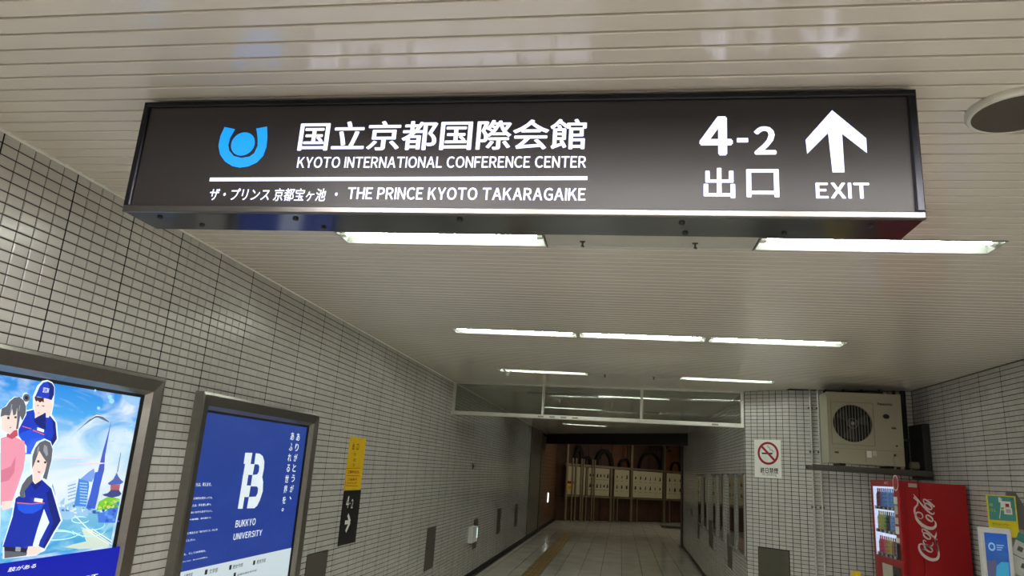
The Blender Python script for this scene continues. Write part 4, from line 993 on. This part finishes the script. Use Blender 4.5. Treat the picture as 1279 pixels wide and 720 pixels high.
# yellow stand beside vending machine
t = thing('yellow_floor_stand', 'yellow plastic floor sign standing in front of the red vending machine', 'floor sign', (2.12, 7.1, ZF))
for s in (-1, 1):
    B().add([(2.07+s*.10,6.95,ZF),(2.07+s*.10,7.22,ZF),(2.07+s*.012,7.18,-.72),(2.07+s*.012,6.99,-.72),
             (2.08+s*.10,6.95,ZF),(2.08+s*.10,7.22,ZF),(2.08+s*.012,7.18,-.72),(2.08+s*.012,6.99,-.72)],
            [(0,1,2,3),(7,6,5,4),(0,4,5,1),(1,5,6,2),(2,6,7,3),(3,7,4,0)]).build('board', mat('safety_yellow', (235,200,10), .4), t)
B().box(2.05,2.10,7.03,7.14,-.725,-.69).build('handle', mat('safety_yellow', (235,200,10), .4), t)
# ------------------------------------------------------------------ kiosk and leaflets on the right
KY = 5.6; F_k = Fr((0, KY, 0), (1, -.12, 0)); kk = KY/5.0
def kp(x, y): return F_k.pix(x, y)
c1, c2 = kp(1222.5,655.5), kp(1261,664)
kz = (c1[1]+c2[1])/2; kx0 = kp(1223,657)[0]; kx1 = kp(1262,664)[0]
ks = thing('rental_kiosk', 'white floor-standing touchscreen kiosk with blue screen beside the right wall', 'kiosk', F_k.at((kx0+kx1)/2, ZF, -.05))
M_kw = mat('kiosk_white', (214,216,214), .35)
kb0 = -1.0
fbk = B(); w = .028
for (a0_,a1_,b0_,b1_) in ((kx0,kx1,kz-w*1.2,kz),(kx0,kx0+w*.8,kb0,kz-w*1.2),(kx1-w*.8,kx1,kb0,kz-w*1.2),(kx0,kx1,kb0-.1,kb0)): fbk.fbox(F_k,a0_,a1_,b0_,b1_,-.02,.01,bev=.003)
fbk.build('screen_bezel', M_kw, ks)
B().fbox(F_k, kx0+.005, kx1-.005, kb0-.1, kz-.004, -.06, -.02, bev=.002).build('screen_housing', M_kw, ks)
scr = grad_mat('kiosk_screen', [(0,(60,120,190)),(.45,(40,90,170)),(1,(30,90,190))], -.55, kz, .55, noise=.1, nscale=5, ncol=(90,180,210))
scp = B().fbox(F_k, kx0+w*.8, kx1-w*.8, kb0, kz-w*1.2, -.018, -.004).build('touch_screen', scr, ks)
Fk2 = Fr(F_k.at(0,0,-.003), F_k.u)
lt = em('screen_light', (150,190,235), .6)
pp = Fk2.pix(1210+188/6.55, 610+480/6.55); lo = B(); vs = []
for rr_ in (.020,.012):
    for i in range(24): vs.append(Fk2.at(pp[0]+rr_*math.cos(i*.2618), pp[1]+rr_*1.3*math.sin(i*.2618), .0005))
lo.add(vs, [(i,(i+1)%24,24+(i+1)%24,24+i) for i in range(24)]); lo.build('screen_emblem', lt, scp)
for i, z_ in enumerate((.012, -.002, -.016)): B().poly(Fk2, [(pp[0]+.028,pp[1]+z_-.003),(pp[0]+.070-.008*i,pp[1]+z_-.003),(pp[0]+.070-.008*i,pp[1]+z_+.003),(pp[0]+.028,pp[1]+z_+.003)], .0005).build('screen_line', lt, scp)
KZ = lambda x, y: Fk2.pix(1210+x/6.55, 610+y/6.55)
B().poly(Fk2, [KZ(150,595),KZ(225,590),KZ(215,760),KZ(165,760)], .0006).build('screen_picture', em('screen_grey', (96,96,130), .5), scp)
B().poly(Fk2, [KZ(228,640),KZ(265,605),KZ(325,610),KZ(335,760),KZ(222,760)], .0006).build('screen_picture', em('screen_cyan', (60,160,200), .6), scp)
B().fbox(F_k, (kx0+kx1)/2-.05, (kx0+kx1)/2+.05, ZF+.03, kb0-.1, -.06, -.02).build('column', M_kw, ks); B().fbox(F_k, kx0, kx1, ZF, ZF+.03, -.14, .08, bev=.006).build('base', M_kw, ks)
# leaflet rack body behind
rk = thing('leaflet_rack', 'grey-white slanted leaflet rack behind the kiosk on the right edge', 'rack', F_k.at(kx1+.12, ZF, -.1))
rkx0, rkx1 = kx1+.008, kx1+.20
B().fbox(F_k, rkx0, rkx1, ZF+.04, kz-.0, -.20, -.065, bev=.006).build('body', mat('rack_grey', (150,150,142), .5), rk)
B().add([F_k.at(rkx0+.02, kz, -.18),F_k.at(rkx1, kz, -.18),F_k.at(rkx1, kz-.0, -.08),F_k.at(rkx0+.02, kz, -.08),F_k.at(rkx0+.05, kz+.24, -.19),F_k.at(rkx0+.10, kz+.24, -.19),F_k.at(rkx0+.10, kz+.24, -.17),F_k.at(rkx0+.05,kz+.24,-.17)],
        [(0,3,2,1),(4,5,6,7),(0,1,5,4),(1,2,6,5),(2,3,7,6),(3,0,4,7)]).build('gable', mat('rack_dark', (98,98,94), .5), rk)
B().fbox(F_k, rkx0, rkx1, ZF, ZF+.04, -.22, -.05).build('foot', M_blackp, rk)
# teal/yellow notice
Fn2 = Fr(F_k.at(0,0,-.045), F_k.u)
n0, n1 = Fn2.pix(1232,618.5), Fn2.pix(1268,620); nb = Fn2.pix(1250,661)[1]
nt_ = thing('leaflet_poster', 'teal and yellow notice card standing above the kiosk screen', 'poster', Fn2.at((n0[0]+n1[0])/2, nb))
ny = (n0[1]+n1[1])/2; my = Fn2.pix(1250,650.5)[1]
pnl = B().fbox(Fn2, n0[0], n1[0], nb-.05, ny, -.012, 0).build('card', mat('card_yellow', (222,206,20), .4), nt_)
teal = mat('card_teal', (62,140,134), .4)
B().poly(Fn2, [(n0[0]+.006,my),(n1[0]-.008,my),(n1[0]-.008,ny-.006),(n0[0]+.006,ny-.006)], .0008).build('teal_print', teal, nt_)
NZ = lambda x, y: Fn2.pix(1210+x/6.55, 610+y/6.55)
for (x0_,y0_,x1_,y1_,m_) in ((262,158,340,112,M_white),(290,214,352,166,M_white),(300,155,328,130,redm),(244,116,260,78,M_white),(306,205,342,175,greym),(262,182,285,172,mat('card_yellow', (222,206,20), .4))):
    p, q_ = NZ(x0_,y0_), NZ(x1_,y1_); B().poly(Fn2, [(p[0],p[1]),(q_[0],p[1]),(q_[0],q_[1]),(p[0],q_[1])], .0012 if m_ in (M_white,) else .0016).build('card_print', m_, nt_)
B().stroke(Fn2, [NZ(268,84), NZ(252,250)], [.004,.004], .0012).build('white_rule', M_white, nt_)
yl = mat('card_yellow_ink', (170,190,70), .5)
for (x0_,y0_,x1_,y1_,s) in ((140,145,195,125,'充電'),(138,195,218,168,'レンタル'),(340,100,362,84,'24h'),(195,305,330,290,'モバイルバッテリー')): ptext('lettering', s, Fn2, (1210+x0_/6.55,610+y0_/6.55), (1210+x1_/6.55,610+y1_/6.55), .0014, yl if x0_ < 190 else inkb, nt_, bold=.01)
# tilted leaflet card on the rack front
Ft = Fr(F_k.at(kx1+.118, kz-.10, -.045), F_k.u*.80+Vector((0,0,1))*-.38, Vector((0,0,1))*.86+F_k.u*.35)
tc_ = thing('leaflet_card', 'tilted white leaflet with teal header stuck on the rack, bottom right corner', 'leaflet', Ft.at(0,0))
B().fbox(Ft, -.085, .10, -.20, .05, -.004, 0).build('sheet', mat('leaflet_white', (196,200,196), .5), tc_)
B().fbox(Ft, -.085, .10, .0, .05, 0, .001).build('header_print', teal, tc_)
for (a_, b_, w_) in ((-.06,-.06,.03),(-.01,-.06,.03),(-.01,-.15,.03)): B().fbox(Ft, a_, a_+w_, b_, b_+w_, 0, .001).build('icon_print', mat('leaflet_ink', (80,86,88), .5), tc_)
B().fbox(Ft, -.08, .09, -.095, -.091, 0, .001).build('rule_print', inkb, tc_)
# ------------------------------------------------------------------ far bay: board wall, notice rack, arches
FFz = lambda x, y, c=0.: F_far.pix(690+x/5.54, 540+y/5.54, c)
cols = [(-60,100,0),(100,150,0),(150,243,0),(243,330,0),(330,406,0),(406,512,1),(512,545,0),(545,660,0),(660,772,0),(772,870,1),(870,1000,0)]
for (x0_, x1_, k_) in cols:
    a0_, a1_ = FFz(x0_, 300)[0], FFz(x1_, 300)[0]
    a0_ = max(a0_, .02); a1_ = min(a1_, LF-.02)
    B().fbox(F_far, a0_+.01, a1_-.01, -.78, ZBAY-.01, 0, .02).build('wall_board', M_orange if k_ else M_brown, wall_far)
    B().fbox(F_far, a0_+.01, a1_-.01, ZF+.02, -.80, 0, .02).build('wall_board', M_brown, wall_far)
M_arch = mat('dark_arch_iron', (26,22,20), .6, .3)
def arch(xc, yb, w, yt, thick, label):
    c = .05; a0_, b0_ = FFz(xc-w/2, yb, c); a1_, _ = FFz(xc+w/2, yb, c); _, bt2 = FFz(xc, yt, c)
    t = thing('wall_arch', label, 'arch', F_far.at((a0_+a1_)/2, b0_, c), 'dark arches on the brown bay wall')
    r = (a1_-a0_)/2; h = bt2-b0_; th = thick; n_ = 20; vs = []
    for i in range(n_+1):
        t_ = math.pi*i/n_
        for (k1, cc_) in ((0,.02),(0,.10),(th,.10),(th,.02)):
            vs.append(F_far.at((a0_+a1_)/2-(r-k1)*math.cos(t_), b0_+(h-k1)*math.sin(t_)**.9, cc_))
    fs = [(4*i+j,4*i+(j+1)%4,4*i+4+(j+1)%4,4*i+4+j) for i in range(n_) for j in range(4)]
    B().add(vs, fs).build('arch_rib', M_arch, t)
    B().fbox(F_far, a0_, a0_+th, b0_-.1, b0_+.02, .02, .10).build('arch_foot', M_arch, t); B().fbox(F_far, a1_-th, a1_, b0_-.1, b0_+.02, .02, .10).build('arch_foot', M_arch, t)
arch(178, 225, 70, 92, .16, 'tall dark arch at far left of the bay wall')
arch(240, 215, 58, 165, .10, 'small low dark arch beside the tall left one')
arch(355, 235, 128, 118, .15, 'broad thick dark arch above the third notice board')
arch(498, 240, 84, 183, .08, 'small thin dark arch above the fourth notice board')
arch(672, 262, 158, 140, .08, 'widest thin dark arch above the long fifth notice board')
arch(850, 275, 70, 205, .05, 'thin dark arch at the right end of the bay wall')
t = thing('hanging_plant_ornament', 'dark leafy ornament hanging from beam at right of the bay', 'ornament', F_far.at(3.9, .75, .2))
ob = B(); rn = random.Random(3)
for i in range(26):
    x_, y_ = FFz(750+rn.uniform(-60,60), 112+rn.uniform(-22,22), .2); an = rn.uniform(0,3.1)
    ob.poly(F_far, [(x_+.09*math.cos(an),y_+.09*math.sin(an)),(x_+.03*math.cos(an+1.57),y_+.03*math.sin(an+1.57)),(x_-.09*math.cos(an),y_-.09*math.sin(an)),(x_-.03*math.cos(an+1.57),y_-.03*math.sin(an+1.57))], .2+.004*i)
ob.build('leaves', mat('dark_leaf', (44,34,22), .7), t); a_, b_ = FFz(756, 60, .2); a2, b2 = FFz(756, 260, .2); B().cyl(F_far.at(a_, b2, .2), F_far.at(a_, ZBAY, .2), .012, n=6).build('stem', M_arch, t)
# notice rack
RC = .35
rk = thing('notice_board_rack', 'long steel-framed notice board rack in front of the brown bay wall', 'rack', F_far.at(2.6, ZF, RC))
M_rs = mat('rack_steel', (150,136,112), .35, .8); M_board = mat('notice_board_cream', (196,188,156), .6, noise=.05, nscale=2)
RF = Fr(F_far.at(0,0,RC), F_far.u)
RFz = lambda x, y: RF.pix(690+x/5.54, 540+y/5.54)
zt_ = RFz(480,258)[1]; zb_ = RFz(480,452)[1]
ae = RFz(88,300)[0]; af = min(RFz(960,300)[0], LF-.4)
B().fbox(RF, ae, af, zt_, zt_+.07, -.03, .03).build('top_rail', M_rs, rk); B().fbox(RF, ae, af, zb_-.05, zb_, -.03, .03).build('bottom_rail', M_rs, rk)
for (x_, full, w_) in ((98,1,.07),(235,0,.05),(405,0,.09),(545,1,.10),(772,1,.10)):
    a_ = RFz(x_, 300)[0]; B().fbox(RF, a_-w_/2, a_+w_/2, ZF, ZBAY-.01 if full else zt_, -.035, .035).build('post', M_rs, rk)
for x_ in (132,155,192,206,268,284,420,445,580,803):
    a_ = RFz(x_, 300)[0]; B().fbox(RF, a_-.022, a_+.022, ZF, (zt_+.25) if x_ < 300 else zb_, .04, .075).build('guard_bar', M_rs, rk)
    B().fbox(RF, a_-.03, a_+.03, zb_-.04, zb_-.01, .0, .05).build('bar_clip', M_rs, rk)
for (x0_, x1_, nc) in ((102,152,0),(167,226,1),(247,392,6),(428,530,3),(556,758,6),(790,900,3)):
    a0_, a1_ = RFz(x0_,300)[0], RFz(x1_,300)[0]
    bd = B().fbox(RF, a0_, a1_, zb_+.02, zt_-.02, -.01, .02).build('notice_board', M_board, rk)
    pb = B(); rn = random.Random(x0_)
    for r_w in range(2):
        for i in range(nc):
            a_ = a0_+(a1_-a0_)*(i+.5)/nc; z_ = zb_+(zt_-zb_)*(.72 if r_w == 0 else .36)
            w_ = rn.uniform(.02,.045); h_ = rn.uniform(.04,.075)
            pb.poly(RF, [(a_-w_,z_-h_),(a_+w_,z_-h_*rn.uniform(.5,1)),(a_+w_*rn.uniform(.3,1),z_+h_),(a_-w_*rn.uniform(.3,1),z_+h_*.8)], .0215)
            pb.poly(RF, [(a_-.06,z_-.14),(a_+.06,z_-.14),(a_+.06,z_-.13),(a_-.06,z_-.13)], .0215)
    if pb.v: pb.build('printed_pictograms', mat('pictogram_ink', (40,36,32), .6), bd, kind='stuff')
a0_, a1_ = RFz(100,300)[0], RFz(145,300)[0]; z1_, z2_, z3_ = RFz(120,340)[1], RFz(120,357)[1], RFz(120,402)[1]
t = thing('evacuation_notice', 'small red-topped yellow notice on the leftmost notice board', 'notice', RF.at((a0_+a1_)/2, z3_, .08))
B().fbox(RF, a0_, a1_, z3_, z1_, .03, .04).build('card', mat('notice_cream', (208,190,120), .5), t)
B().fbox(RF, a0_, a1_, z2_, z1_, .04, .042).build('red_header', mat('notice_red_dark', (140,30,26), .5), t); B().fbox(RF, a0_+.03, a1_-.03, (z2_+z3_)/2-.07, (z2_+z3_)/2+.03, .04, .042).build('yellow_block', mat('notice_yellow', (200,160,30), .5), t)
t = thing('floor_mat', 'dark flat floor mat at right in front of the notice boards', 'mat', (1.9, 25.2, ZF))
B().add([(1.35,24.3,ZF+.001),(2.3,24.3,ZF+.001),(2.3,25.6,ZF+.001),(1.35,25.6,ZF+.001),(1.37,24.32,ZF+.012),(2.28,24.32,ZF+.012),(2.28,25.58,ZF+.012),(1.37,25.58,ZF+.012)],
        [(4,5,6,7),(0,1,5,4),(1,2,6,5),(2,3,7,6),(3,0,4,7)]).build('mat_sheet', M_base, t)
